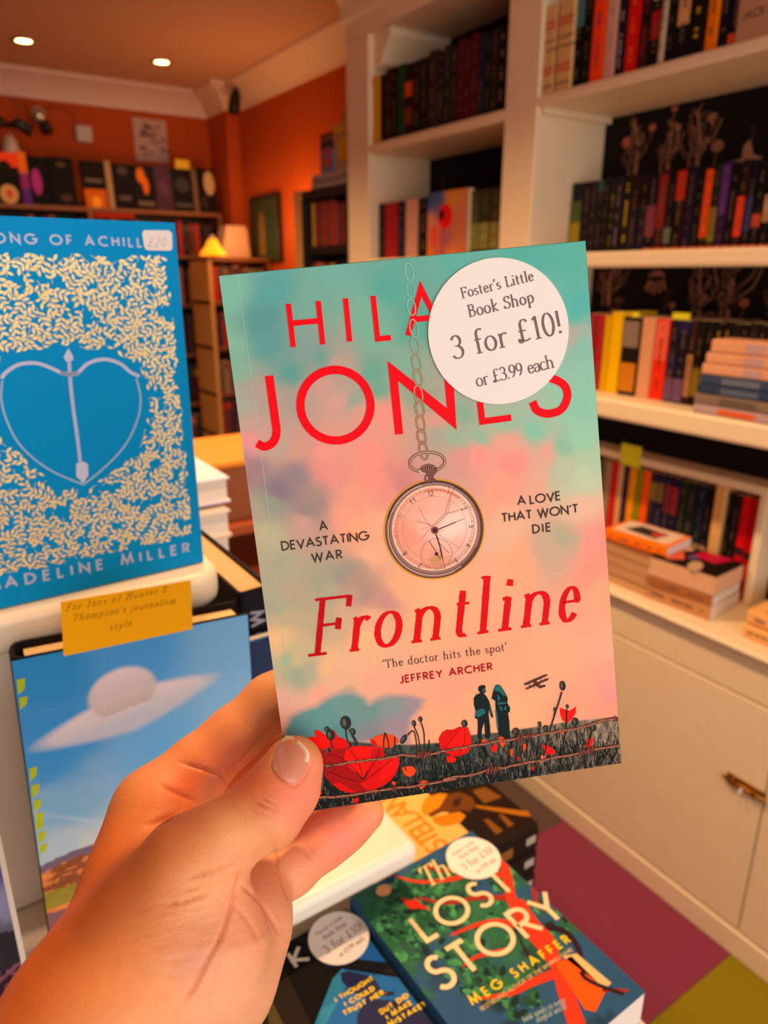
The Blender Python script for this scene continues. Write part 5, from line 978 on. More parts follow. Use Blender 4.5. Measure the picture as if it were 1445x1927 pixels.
N0, N1 = FP.at(745, 818), FP.at(860, 808); NT = FP.at(729, 679); NB = FP.at(859, 808); l1 = FP.at(743.5, 818); l2 = FP.at(758.5, 816.5); q1 = FP.at(748.5, 715)
b.poly([(x, -.0003, z) for x, z in (l1, l2, q1, NT)], RED)
r1_, r2_, r3_, r4_ = FP.ats([(729, 679), (843, 770), (859, 809), (748, 716)]); b.poly([(x, -.0003, z) for x, z in (NT, r4_, r3_, r2_)], RED)
u1, u2 = FP.ats([(832, 670), (850, 668)]); b.poly([(x, -.0003, z) for x, z in (r3_, (u2[0], u2[1]), (u1[0], u1[1]), FP.at(842, 780))], RED)
write(b, 'E', SANS, FP.at(902, 800), FP.at(968, 791), hj, .095, -.0003, RED)
ribbon(b, FP.ats(cr([(1041, 666), (1010, 668), (998, 690), (1012, 708), (1040, 713), (1062, 726), (1067, 748), (1055, 771), (1030, 778.5), (1010, 772), (1002, 756)], 8)), lambda d: .0029, -.0003, RED)
obj('author_lettering', b, INK, fb)
b = MB(); wtx = FP.dist((730, 700), (738, 760))
write(b, 'F', SER, FP.at(578, 1235), FP.at(652, 1226), .0213, .105, -.0003, '#c8000c', shear=.2, thin=.045, rough=.12)
for s_, a, c in [('r', (653, 1226), (694, 1221)), ('o', (699, 1219), (757, 1211)), ('n', (768, 1210), (836, 1201)), ('t', (846, 1199), (884, 1194)), ('l', (892, 1193.5), (925, 1188)), ('i', (931, 1188), (968, 1183)), ('n', (974, 1181.5), (1041, 1172)), ('e', (1045, 1171), (1089, 1165))]:
    write(b, s_, SER, FP.at(*a), FP.at(*c), .0204, .125, -.0003, '#e4000c', shear=.2, thin=.045, rough=.12)
obj('title_lettering', b, INK, fb)
dc = '#45322a'; cpa = .0035
for grp_ in ([('A', (601.5, 999.5), (618, 997)), ('DEVASTATING', (530.5, 1036.5), (695, 1016)), ('WAR', (587, 1058.5), (645, 1051))], [('A', (973.5, 951.5), (990, 949.5)), ('LOVE', (997, 949), (1055, 941)), ("THAT WON'T", (944, 983.5), (1088.5, 965)), ('DIE', (1002, 1004.5), (1037, 1000))]):
    b = MB()
    for s_, a, c in grp_: write(b, s_, SANS, FP.at(*a), FP.at(*c), cpa, .15, -.0003, dc)
    obj('strapline_lettering', b, INK, fb)
b = MB(); write(b, "'The doctor hits the spot'", SER, FP.at(721, 1257), FP.at(954, 1223.5), .0031, .10, -.0003, '#3a2420', thin=.045); obj('quote_lettering', b, INK, fb)
b = MB(); write(b, 'JEFFREY ARCHER', SANS, FP.at(753, 1286), FP.at(927, 1260.5), .0031, .17, -.0003, '#b0101c'); obj('quote_name_lettering', b, INK, fb)
# the printed pocket watch and its chain
b = MB(); wc_ = FP.at(817.5, 996.5); R = .01865; Y = -.0003
def wp_(pts): return FP.ats([(700 + x / 6.2826, 820 + y / 6.2826) for x, y in pts])
disc(b, wc_[0], wc_[1], R, R, Y, '#e8a018', 64); disc(b, wc_[0], wc_[1], R * .975, R * .975, Y - .00002, '#6a4440', 64); disc(b, wc_[0], wc_[1], R * .945, R * .945, Y - .00004, '#a07a70', 64)
ring(b, wc_[0], wc_[1], R * .915, R * .012, Y - .00006, '#e8c8b8', 100, 300); ring(b, wc_[0], wc_[1], R * .94, R * .02, Y - .00006, '#4a2e30', 20, 160); ring(b, wc_[0], wc_[1], R * .90, R * .045, Y - .00005, '#84564a', 150, 330); ring(b, wc_[0], wc_[1], R * .93, R * .03, Y - .00005, '#5c3a38', -70, 60)
fc = (wc_[0] + .0001, wc_[1] + .0004); RF = R * .86
disc(b, fc[0], fc[1], RF, RF, Y - .00008, '#8a6a5c', 64); disc(b, fc[0], fc[1], RF * .985, RF * .985, Y - .0001, '#f8c8ac', 64)
obj('watch_case_print', b, INK, fb)
def fn(X, Z):
    n = fbm(X * 300, Z * 300, 3, 51); x, z = (X - RF) / RF, (Z - RF) / RF; c = shepard([(-.6, 0, 'f79c84'), (-.3, -.5, 'fba890'), (.5, .1, 'fbdcc8'), (.2, .6, 'fbb8a0'), (.6, -.5, 'f6bca8'), (0, .2, 'fac0ac'), (-.2, .7, 'fab098'), (0, -.75, 'eaa080')], x + .2 * n, z + .2 * n); return c * (.96 + .08 * n[..., None])
nn = 44; xs = np.linspace(0, 2 * RF, nn); X_, Z_ = np.meshgrid(xs, xs); colr = fn(X_, Z_); q = MB()
for i in range(nn - 1):
    for j in range(nn - 1):
        cs = [(i, j), (i, j + 1), (i + 1, j + 1), (i + 1, j)]
        if all((xs[c_[1]] - RF) ** 2 + (xs[c_[0]] - RF) ** 2 < (RF * .965) ** 2 for c_ in cs): q.poly([(fc[0] - RF + xs[c_[1]], Y - .00012, fc[1] - RF + xs[c_[0]]) for c_ in cs], tuple(colr[i, j]))
obj('watch_dial_print', q, INK, fb)
b = MB(); Yw = Y - .00015; tilt = math.radians(4)
ring(b, fc[0], fc[1], RF * .915, .00010, Yw, '#7a4a44'); ring(b, fc[0], fc[1], RF * .865, .00008, Yw, '#9a625a'); ring(b, fc[0], fc[1], RF * .735, .00008, Yw, '#b07a70'); ring(b, fc[0], fc[1], RF * .885, .0007, Yw + .00001, '#f08870', 45, 100); ring(b, fc[0], fc[1], RF * .885, .0007, Yw + .00001, '#f49880', -120, -60)
for k in range(60):
    a = math.radians(6 * k) + tilt; r0, r1 = RF * (.865 if k % 5 else .84), RF * .915; ribbon(b, [(fc[0] + r0 * math.cos(a), fc[1] + r0 * math.sin(a)), (fc[0] + r1 * math.cos(a), fc[1] + r1 * math.sin(a))], lambda d: .00009 if k % 5 else .00016, Yw, '#6a3a38')
for s_, cx_, cy_, cl_ in [('12', 690, 685, '#4a2a2c'), ('11', 480, 775, '#4a2a2c'), ('10', 335, 955, '#c08a80'), ('9', 305, 1185, '#d09a90'), ('8', 385, 1390, '#5a3434'), ('7', 568, 1525, '#4a2a2c'), ('5', 990, 1470, '#4a2a2c'), ('4', 1135, 1292, '#4a2a2c'), ('3', 1170, 1068, '#4a2a2c'), ('2', 1085, 858, '#4a2a2c')]:
    c = wp_([(cx_, cy_)])[0]; a = math.atan2(c[1] - fc[1], c[0] - fc[0]) - math.pi / 2
    if cy_ > 1250: a += math.pi * 0
    hw = .00045 * len(s_) + .0001; ux, uz = math.cos(a), math.sin(a); h_ = .0019
    p0 = (c[0] - ux * hw + uz * h_ / 2, c[1] - uz * hw - ux * h_ / 2); p1 = (c[0] + ux * hw + uz * h_ / 2, c[1] + uz * hw - ux * h_ / 2)
    write(b, s_, SANS, p0, p1, h_, .11, Yw, cl_)
sc_ = wp_([(760, 1395)])[0]; rs_ = .0059; ring(b, sc_[0], sc_[1], rs_, .00009, Yw, '#9a5a50'); ring(b, sc_[0], sc_[1], rs_ * .93, .00006, Yw, '#b87a70'); disc(b, sc_[0], sc_[1] - .0022, .0026, .0020, Yw + .00002, '#d89a68', 18)
for k in range(24): a = math.pi * k / 12; ribbon(b, [(sc_[0] + rs_ * .9 * math.cos(a), sc_[1] + rs_ * .9 * math.sin(a)), (sc_[0] + rs_ * math.cos(a), sc_[1] + rs_ * math.sin(a))], lambda d: .00008, Yw, '#8a4a44')
def wl(pts, w_, c, y=Yw - .00002): ribbon(b, wp_(pts), lambda d: w_, y, c)
wl([(705, 1070), (865, 915), (920, 690), (900, 590)], .00016, '#c04a3c'); wl([(725, 1078), (895, 915), (935, 690), (985, 600)], .00012, '#a04a40'); wl([(880, 920), (1180, 835)], .00018, '#c0483c'); wl([(715, 1075), (640, 1020), (545, 830)], .00014, '#c8605a'); wl([(715, 1075), (640, 1035), (525, 1012)], .0002, '#e04a3a'); wl([(700, 1075), (580, 1100)], .0001, '#b8605a'); wl([(700, 1085), (570, 1230)], .00012, '#b05048'); wl([(780, 1160), (1040, 1330)], .0001, '#a05048'); wl([(800, 1270), (910, 1390)], .00014, '#6a3438')
wl([(780, 1105), (960, 1030), (985, 1020)], .0004, '#5c2c34'); wl([(960, 1030), (1085, 980)], .00016, '#5c2c34'); wl([(750, 1150), (800, 1300), (828, 1440)], .0005, '#4c2630'); wl([(825, 1430), (860, 1570)], .00014, '#4c2630'); wl([(672, 1240), (768, 1395), (805, 1455)], .00024, '#4a2428')
c = wp_([(740, 1115)])[0]; disc(b, c[0], c[1], .0014, .0014, Yw - .00004, '#8a4a4a', 20); disc(b, c[0], c[1], .0008, .0008, Yw - .00006, '#4a2428', 16); disc(b, sc_[0], sc_[1], .0007, .0007, Yw - .00004, '#4a2428', 12)
obj('watch_hands_print', b, INK, fb)
b = MB(); br = '#7a4c3c'
c = wp_([(652, 312)])[0]; th = math.radians(-3)
def ell(cx_, cz_, rx, rz, wd, y, col, rot=0, n=36):
    P = [(cx_ + rx * math.cos(t) * math.cos(rot) - rz * math.sin(t) * math.sin(rot), cz_ + rx * math.cos(t) * math.sin(rot) + rz * math.sin(t) * math.cos(rot)) for t in [2 * math.pi * i / n for i in range(n + 1)]]; P[-1] = P[0]; ribbon(b, P, lambda d: wd, y, col, True)
ell(c[0], c[1], .0064, .0036, .0010, Y, '#6a4234', th); ell(c[0], c[1], .0064, .0036, .0004, Y - .00003, '#d8a890', th)
nk = wp_([(620, 530), (625, 490), (610, 465), (560, 440), (555, 400), (600, 350), (665, 328), (730, 345), (772, 380), (765, 430), (735, 465), (725, 490), (760, 525), (700, 560), (640, 555)]); b.poly([(x, Y - .00005, z) for x, z in nk], '#7c4f4a')
wl([(560, 405), (575, 440), (630, 455)], .0009, '#d8aca0', Y - .00007); wl([(620, 385), (665, 372), (710, 378), (750, 395)], .0010, '#4a2a28', Y - .00007)
for k in range(6): wl([(612 + 25 * k, 350), (615 + 24 * k, 400)], .0002, '#c09080', Y - .0001)
wl([(645, 480), (650, 520)], .0006, '#c89a94', Y - .00007)
lk = [(769.5, 512, 15), (772, 546, 12), (774, 578, 14), (779, 618, 15), (781, 650, 14), (783.5, 684, 15), (786, 711, 14), (787.5, 742, 15), (789.5, 770, 14), (791, 797, 14), (793, 822, 13), (796.5, 848, 16)]
for i, (px, py, hh_) in enumerate(lk):
    c = FP.at(px, py); col = ['#86c4b4', '#7cbcae', '#8cc6b2', '#98b09a', '#8a9c88', '#8a8670', '#8a7458', '#8c6a50', '#905e44', '#8e5a40', '#86523a', '#7c4a38'][i]; lt = ['#a4d8c8', '#98d0c0', '#a0d4c0', '#b8ccb0', '#b8bc9c', '#c8b890', '#e0c090', '#e8c098', '#e8b890', '#e8b48c', '#e8b48c', '#e8b898'][i]
    ell(c[0], c[1], .0014, .0031 * hh_ / 15, .00062 if i > 3 else .0003, Y - .00002, col, .1); ell(c[0] - .0001, c[1], .0014, .0031 * hh_ / 15, .00018, Y - .00004, lt, .1)
obj('watch_chain_print', b, INK, fb)
# poppies, buds, grass, wire, figures and aeroplane along the foot of the cover
random.seed(77)
q5 = lambda pts: FP.ats([(500 + x / 4.0139, 1200 + y / 4.0139) for x, y in pts]); q6 = lambda pts: FP.ats([(820 + x / 3.8026, 1200 + y / 3.8026) for x, y in pts])
b = MB()
for k in range(1500):
    x = random.uniform(.0, .129); H = float(np.interp(x, HX, HZ)); z = random.uniform(-.002, max(.001, H - .004 - .007 * random.random())); L = random.uniform(.0015, .005); dx = random.uniform(-.0012, .0012)
    if z + L > H - .001: continue
    rt = x / .129; c = random.choice(['#101412', '#1c2220', '#0c0f0e', '#222824', '#6a665c', '#8a8272'] if random.random() < .4 + .2 * rt else ['#101412', '#151a18', '#20241f'])
    ribbon(b, [(x, z), (x + dx * .4, z + L * .5), (x + dx, z + L)], lambda d: random.uniform(.00014, .0003), -.0002, c)
clipbox(b, FW - .0002, FH); obj('grass_print', b, INK, fb, kind='stuff')
def petal(b, P, c, y): b.poly([(x, y, z) for x, z in P], c)
b = MB(); PR, PD, PM, PO = '#ff1208', '#a80c10', '#e00c0c', '#ff4a18'
for P, c, y in [([(305, 770), (330, 750), (355, 745), (400, 760), (430, 790), (425, 830), (400, 880), (375, 900), (340, 860)], PR, -.00025), ([(370, 700), (385, 694), (410, 700), (440, 725), (480, 760), (500, 800), (470, 830), (410, 850), (385, 790)], PR, -.00027), ([(470, 790), (520, 700), (545, 745), (590, 760), (640, 800), (620, 830), (500, 860)], PM, -.00026), ([(420, 850), (460, 840), (440, 900), (405, 890)], PD, -.00027),
                ([(430, 905), (470, 865), (530, 840), (600, 830), (625, 900), (640, 960), (690, 1030), (735, 1080), (770, 1150), (700, 1175), (640, 1172), (560, 1150), (500, 1100), (455, 1060), (435, 1000)], PD, -.00028),
                ([(590, 910), (600, 860), (640, 822), (700, 815), (780, 815), (850, 825), (900, 830), (903, 880), (870, 910), (800, 930), (760, 1010), (735, 1062), (690, 1020), (640, 985), (615, 950)], PR, -.0003),
                ([(780, 945), (850, 905), (930, 895), (1005, 900), (1010, 950), (985, 1020), (950, 1070), (890, 1115), (820, 1145), (760, 1152), (712, 1095), (760, 1050)], PM, -.00031), ([(900, 905), (1000, 905), (1000, 960), (930, 1050), (850, 1090)], PR, -.00032), ([(800, 830), (900, 850), (880, 900), (790, 940)], '#c8100c', -.00033), ([(500, 1100), (560, 1090), (620, 1130), (690, 1160), (620, 1165), (560, 1150)], PM, -.00033),
                ([(788, 765), (830, 745), (880, 725), (960, 732), (1000, 760), (1005, 785), (960, 825), (900, 830), (840, 815), (800, 805)], PO, -.00026), ([(788, 765), (820, 775), (850, 815), (800, 805)], PM, -.00028), ([(1025, 980), (1060, 968), (1110, 968), (1135, 1000), (1120, 1035), (1080, 1050), (1045, 1030)], PO, -.00026),
                ([(350, 1165), (400, 1140), (425, 1170), (400, 1210), (345, 1205)], PR, -.00026), ([(325, 1225), (390, 1225), (350, 1275), (315, 1275)], PR, -.00026), ([(1155, 1100), (1190, 1072), (1225, 1085), (1200, 1125), (1165, 1145)], PO, -.00026), ([(955, 1080), (985, 1090), (975, 1115), (955, 1105)], PO, -.00026), ([(660, 1215), (705, 1205), (700, 1240), (665, 1250)], PM, -.00026), ([(885, 1210), (925, 1210), (910, 1232)], PM, -.00026), ([(980, 1200), (1020, 1195), (1025, 1222), (985, 1225)], PM, -.00026)]: petal(b, q5(P), c, y)
for P, c, y in [([(20, 720), (45, 675), (80, 655), (120, 658), (170, 635), (230, 640), (250, 700), (258, 770), (230, 820), (160, 850), (80, 830), (30, 790)], PM, -.00028), ([(70, 770), (120, 690), (180, 645), (232, 650), (245, 720), (235, 800), (150, 845), (90, 820)], PR, -.0003), ([(78, 845), (120, 840), (150, 870), (130, 890), (80, 890)], PR, -.00026),
                ([(325, 730), (350, 722), (370, 745), (350, 762), (328, 755)], PO, -.00026), ([(392, 790), (415, 762), (438, 770), (440, 800), (415, 822)], PR, -.00026), ([(445, 715), (480, 698), (502, 740), (480, 785), (455, 760)], PO, -.00026), ([(528, 800), (548, 792), (547, 850), (532, 842)], PO, -.00026), ([(578, 850), (600, 852), (592, 880), (576, 876)], PM, -.00026),
                ([(885, 500), (915, 508), (940, 520), (965, 518), (1003, 492), (998, 540), (965, 590), (935, 608), (905, 590), (890, 550)], PR, -.00028), ([(760, 765), (800, 768), (855, 808), (845, 835), (785, 832)], PR, -.00026), ([(1068, 780), (1080, 735), (1115, 702), (1126, 735), (1105, 785)], PR, -.00026), ([(1080, 790), (1118, 770), (1115, 820), (1085, 815)], '#f08860', -.00027), ([(890, 655), (915, 655), (912, 690), (893, 688)], PO, -.00026), ([(750, 840), (790, 835), (770, 880), (752, 905)], '#f07a50', -.00026), ([(685, 920), (705, 912), (700, 950), (684, 945)], PM, -.00026), ([(620, 755), (645, 755), (640, 800), (625, 805)], PO, -.00026)]: petal(b, q6(P), c, y)
for P in ([(470, 880), (560, 900), (640, 960), (720, 1050)], [(640, 850), (700, 940), (735, 1060)], [(950, 920), (850, 1000), (740, 1085)], [(480, 1010), (600, 1060), (740, 1090)], [(860, 830), (840, 900), (740, 1070)]): taper(b, None, q5(P), .0003, .0002, -.00035, '#6a0608', 5)
for P in ([(60, 800), (130, 700), (180, 650)], [(150, 850), (200, 760), (210, 650)]): taper(b, None, q6(P), .0003, .0002, -.00033, '#900a08', 5)
clipbox(b, FW, FH); obj('poppy_print', b, INK, fb)
b = MB(); BD, BL = '#2a2c2a', '#5c605a'
def bud(P, x, y_, rx, ry, rot=0):
    c = P([(x, y_)])[0]; k = .2 / 1000 * .27 / .27 / 4.0; s_ = .0502 / 1000
    disc(b, c[0], c[1], rx * s_, ry * s_, -.00042, BD, 14, rot); disc(b, c[0] - rx * s_ * .3, c[1] + ry * s_ * .1, rx * s_ * .35, ry * s_ * .6, -.00044, BL, 10, rot)
for a in [(605, 640, 40, 54), (490, 732, 32, 44), (464, 688, 20, 20), (1120, 645, 16, 26), (1168, 613, 16, 22), (1042, 765, 20, 40, -.6), (658, 708, 22, 28)]: bud(q5, *a)
for a in [(905, 342, 24, 40), (996, 600, 27, 36), (786, 646, 20, 26), (742, 616, 14, 24), (851, 512, 12, 20), (939, 490, 12, 18), (205, 612, 24, 30), (1048, 745, 22, 28), (1124, 642, 24, 32), (572, 668, 28, 30), (733, 760, 10, 20), (866, 798, 12, 18), (612, 780, 10, 14), (1045, 870, 15, 25)]: bud(q6, *a)
for P in ([(605, 690), (615, 760), (640, 815)], [(630, 690), (665, 760), (685, 815)], [(490, 775), (500, 810), (515, 840)], [(1070, 735), (1110, 700), (1130, 740), (1145, 850)], [(1120, 670), (1150, 740), (1168, 850)], [(1172, 635), (1195, 720), (1198, 850)], [(900, 715), (890, 800), (900, 880)], [(905, 720), (925, 780), (930, 840)], [(975, 745), (972, 860)], [(1015, 810), (1030, 900), (1060, 1000)], [(1235, 770), (1230, 870)], [(660, 735), (700, 800)], [(410, 830), (405, 900)]): taper(b, None, q5(P), .0005, .0004, -.0004, BD, 5)
for P in ([(900, 385), (875, 470), (850, 545), (815, 660), (790, 760)], [(850, 530), (845, 560)], [(935, 510), (930, 640), (905, 800), (890, 960)], [(998, 635), (1010, 720), (1020, 820)], [(742, 640), (735, 700), (740, 760)], [(786, 670), (795, 740), (770, 850)], [(1048, 770), (1055, 820)], [(1115, 670), (1090, 760)], [(655, 690), (648, 860)], [(580, 700), (575, 900)], [(1305, 590), (1310, 700), (1300, 790), (1240, 910)], [(730, 780), (735, 860)], [(1245, 790), (1160, 930)], [(1185, 840), (1130, 960)], [(520, 770), (535, 1010)]): taper(b, None, q6(P), .0006, .0005, -.0004, BD, 5)
clipbox(b, FW, FH); obj('seed_head_print', b, INK, fb)
b = MB(); WR, WL_ = '#6a3024', '#c08a6a'
w5 = [(395, 985), (440, 965), (500, 960), (620, 940), (740, 925), (880, 910), (960, 895), (1050, 882), (1130, 892), (1230, 880), (1330, 855), (1441, 832)]; w6 = [(50, 808), (150, 790), (260, 770), (400, 745), (560, 722), (600, 712), (700, 698), (800, 680), (920, 660), (1040, 640), (1160, 600), (1290, 572), (1308, 585)]
v5 = [(340, 1212), (450, 1200), (560, 1196), (760, 1165), (950, 1135), (1100, 1120), (1250, 1095), (1441, 1062)]; v6 = [(50, 1010), (150, 990), (250, 980), (350, 950), (430, 935), (500, 925), (560, 908), (720, 880), (880, 850), (1030, 822), (1120, 800), (1320, 765)]
for P in (q5(w5), q6(w6), q5(v5), q6(v6)):
    C_ = cr(P, 6); ribbon(b, C_, lambda d: .0011, -.00050, WR); 
    for sg in (0, 1):
        Q = [(x, z + .00032 * math.sin(i * .9 + math.pi * sg)) for i, (x, z) in enumerate(C_)]; ribbon(b, Q, lambda d: .00028, -.00052, WL_ if sg else '#9a5a44')
def barb(P, x, y_, s=1):
    c = P([(x, y_)])[0]
    for k in (-2, -1, 0, 1, 2): ribbon(b, [(c[0] + k * .0005 * s - .0004, c[1] - .0011 * s), (c[0] + k * .0005 * s + .0004, c[1] + .0011 * s)], lambda d: .0004 * s, -.00054, '#8a4838' if k % 2 else '#5a2c24')
    ribbon(b, [(c[0] - .0012 * s, c[1] + .0028 * s), (c[0] + .0006 * s, c[1])], lambda d: .0003 * s, -.00054, '#5a2c24'); ribbon(b, [(c[0] + .0012 * s, c[1] - .0024 * s), (c[0], c[1])], lambda d: .0003 * s, -.00054, '#5a2c24')
for a in ((430, 970, 1), (500, 965, .8), (1165, 880, 1.2), (1215, 880, 1.1), (970, 1135, .9)): barb(q5, *a)
for a in ((600, 712, 1.2), (665, 700, 1), (385, 945, 1.3), (430, 935, 1), (1040, 820, 1), (1100, 800, 1.3), (1290, 580, .7)): barb(q6, *a)
clipbox(b, FW, FH); obj('barbed_wire_print', b, INK, fb)
b = MB(); TE, BK = '#1c6a6c', '#14201f'
petal(b, q6([(302, 372), (305, 350), (325, 338), (350, 338), (356, 352), (350, 362), (358, 378), (352, 392), (342, 398), (360, 415), (380, 450), (395, 500), (405, 540), (410, 565), (400, 572), (388, 545), (375, 510), (378, 560), (388, 640), (390, 700), (378, 722), (355, 715), (350, 660), (345, 600), (330, 650), (325, 720), (322, 760), (298, 700), (300, 640), (298, 580), (280, 575), (284, 520), (272, 480), (272, 430), (290, 405), (318, 396)]), BK, -.00036)
petal(b, q6([(285, 520), (330, 505), (350, 510), (352, 540), (300, 570), (285, 555)]), TE, -.00038); petal(b, q6([(378, 470), (395, 510), (400, 545), (390, 540)]), TE, -.00038); petal(b, q6([(330, 365), (350, 362), (352, 385), (335, 390)]), '#2a5a58', -.00038)
petal(b, q6([(412, 372), (425, 340), (445, 332), (462, 340), (480, 365), (500, 400), (514, 432), (510, 460), (518, 480), (530, 495), (528, 528), (515, 535), (525, 600), (530, 715), (500, 725), (470, 705), (448, 690), (438, 600), (428, 520), (425, 450), (398, 435)]), BK, -.00036)
petal(b, q6([(412, 375), (425, 342), (445, 334), (462, 342), (482, 370), (504, 415), (480, 412), (455, 385), (435, 380)]), TE, -.00038); petal(b, q6([(442, 460), (500, 458), (505, 470), (445, 476)]), TE, -.0004); petal(b, q6([(448, 492), (465, 488), (478, 515), (465, 520)]), TE, -.0004); petal(b, q6([(490, 490), (505, 490), (500, 518), (484, 512)]), TE, -.0004); petal(b, q6([(440, 400), (460, 430), (450, 455), (440, 440)]), TE, -.0004); petal(b, q6([(425, 520), (436, 520), (448, 640), (440, 660)]), TE, -.0004)
obj('couple_print', b, INK, fb)
b = MB(); 
for P, c in [([(626, 330), (640, 322), (780, 262), (798, 260), (796, 270), (640, 340)], '#4a3a38'), ([(640, 360), (670, 345), (790, 290), (808, 290), (800, 302), (650, 370)], '#5a3c34'), ([(640, 358), (662, 350), (668, 360), (645, 370)], '#e84020'), ([(770, 296), (806, 289), (802, 302), (778, 306)], '#e84020'), ([(695, 300), (705, 290), (750, 340), (780, 335), (785, 345), (745, 360), (715, 345), (700, 330)], '#6a3830'), ([(730, 352), (780, 338), (784, 348), (738, 360)], '#4a3836')]: petal(b, q6(P), c, -.0004)
for x0, y0, x1_, y1_ in ((665, 318, 672, 356), (745, 280, 752, 318), (700, 345, 705, 362)): ribbon(b, q6([(x0, y0), (x1_, y1_)]), lambda d: .0002, -.0004, '#4a3a38')
obj('aeroplane_print', b, INK, fb)
# sticker on the held book, lines placed as on the photo
c = FP.at(938, 625)
stc = sticker(fb, FP, c, .02545, .1, [("Foster's Little", FP.at(867.5, 562.5), FP.at(1004.5, 528), .0036, .16, .07), ("Book Shop", FP.at(880.5, 598), FP.at(1006, 569), .0042, .16, .07), ("3 for £10!", FP.at(853, 677), FP.at(1060, 626), .0080, .125, .05), ("or £3.99 each", FP.at(895.5, 728.5), FP.at(1043.5, 691), .0046, .14, .06)], -.0008)
# ================================================================ the hand
def cpt(px, py, d): return np.array([(px - CX) / F * d, (py - CY) / F * d, d])      # camera-aligned metres
GH = .00092; LO = np.array([-.215, .052, .122]); HI = np.array([.010, .340, .345])
NX, NY, NZ = [int(v) for v in (HI - LO) / GH]
def field(): return np.full((NX, NY, NZ), .03, np.float32)
def cone(a, b, ra, rb, flat=None):
    """rounded cone distance, evaluated only near itself; flat=(axis, factor) squashes the section"""
    m_ = max(ra, rb) + .02; lo = np.minimum(a, b) - m_; hi = np.maximum(a, b) + m_
    i0 = np.clip(((lo - LO) / GH).astype(int), 0, [NX, NY, NZ]); i1 = np.clip(((hi - LO) / GH).astype(int) + 1, 0, [NX, NY, NZ])
    sl = tuple(slice(p, q) for p, q in zip(i0, i1)); g = [LO[k] + GH * np.arange(i0[k], i1[k]) for k in range(3)]
    X, Y, Z = g[0][:, None, None] - a[0], g[1][None, :, None] - a[1], g[2][None, None, :] - a[2]; ab = b - a
    t = np.clip((X * ab[0] + Y * ab[1] + Z * ab[2]) / (ab @ ab + 1e-12), 0, 1)
    dx, dy, dz = X - t * ab[0], Y - t * ab[1], Z - t * ab[2]
    if flat is not None: ax, k = flat; q = dx * ax[0] + dy * ax[1] + dz * ax[2]; e = q * (1 / k - 1); dx, dy, dz = dx + e * ax[0], dy + e * ax[1], dz + e * ax[2]
    return sl, (np.sqrt(dx * dx + dy * dy + dz * dz) - (ra + (rb - ra) * t)).astype(np.float32)
def smin(fld, sl, d, k):
    o = fld[sl]; h = np.maximum(k - np.abs(o - d), 0) / k; fld[sl] = np.minimum(o, d) - h * h * k * .25
def chain(fld, pts, k):
    for (a, ra), (b, rb) in zip(pts[:-1], pts[1:]): sl, d = cone(a, b, ra, rb); smin(fld, sl, d, k)
P_ = cpt
palm = field()
fl = (np.array([0, 0, 1.0]), .82)
for a, b, ra, rb, k in [
    (P_(-620, 3080, .165), P_(-50, 2250, .205), .0300, .0255, .01), (P_(-480, 3080, .168), P_(60, 2260, .21), .0290, .0225, .012),
    (P_(-50, 2250, .205), P_(185, 1910, .228), .0255, .0262, .01), (P_(60, 2260, .21), P_(310, 1940, .232), .0225, .0215, .014),
    (P_(185, 1910, .228), P_(280, 1735, .245), .0262, .0222, .012), (P_(310, 1940, .232), P_(405, 1835, .255), .0215, .0195, .014),
    # thenar mass and thumb metacarpal
    (P_(300, 1800, .236), P_(352, 1625, .240), .0235, .0140, .016), (P_(390, 1760, .240), P_(400, 1650, .246), .0200, .0110, .014),
    # index metacarpal, radial side of the hand
    (P_(230, 1790, .252), P_(292, 1540, .276), .0200, .0150, .014), (P_(255, 1650, .262), P_(300, 1525, .280), .0150, .0150, .012),
    # palm body, middle and ring metacarpals
    (P_(330, 1780, .262), P_(372, 1540, .300), .0200, .0130, .014), (P_(380, 1790, .262), P_(440, 1610, .296), .0190, .0120, .014),
    # little-finger side of the palm
    (P_(400, 1835, .255), P_(462, 1735, .272), .0190, .0150, .014), (P_(462, 1735, .272), P_(486, 1668, .287), .0150, .0125, .010)]:
    sl, d = cone(a, b, ra, rb, None); smin(palm, sl, d, k)
thumb = field(); chain(thumb, [(P_(362, 1618, .2395), .0128), (P_(425, 1572, .2405), .0108), (P_(500, 1527, .2445), .0118), (P_(528, 1487, .2500), .0107), (P_(549, 1440, .2552), .0094)], .006)
sl, d = cone(P_(553, 1480, .2535), P_(560, 1440, .2575), .0085, .0080); smin(thumb, sl, d, .006)
index = field(); chain(index, [(P_(296, 1520, .283), .0145), (P_(372, 1447, .290), .0118), (P_(440, 1384, .296), .0104), (P_(510, 1322, .302), .0104), (P_(600, 1262, .3085), .0092), (P_(680, 1230, .3090), .0078)], .008)
middle = field(); chain(middle, [(P_(375, 1540, .304), .0125), (P_(455, 1478, .312), .0108), (P_(530, 1420, .3165), .0104), (P_(640, 1370, .3165), .0092), (P_(720, 1350, .3160), .0080)], .008)
ringf = field(); chain(ringf, [(P_(440, 1610, .300), .0120), (P_(515, 1560, .311), .0104), (P_(590, 1500, .3175), .0098), (P_(680, 1440, .3175), .0086)], .008)
little = field(); chain(little, [(P_(492, 1662, .290), .0118), (P_(545, 1630, .2965), .0108), (P_(610, 1582, .3030), .0100), (P_(650, 1555, .3055), .0090), (P_(688, 1530, .3065), .0078)], .006)
def joined(a, b, k): h = np.maximum(k - np.abs(a - b), 0) / k; return np.minimum(a, b) - h * h * k * .25
fing = joined(joined(index, middle, .0012), ringf, .0012)
body = joined(palm, fing, .0075); body = joined(body, little, .0035); body = joined(body, thumb, .0090)
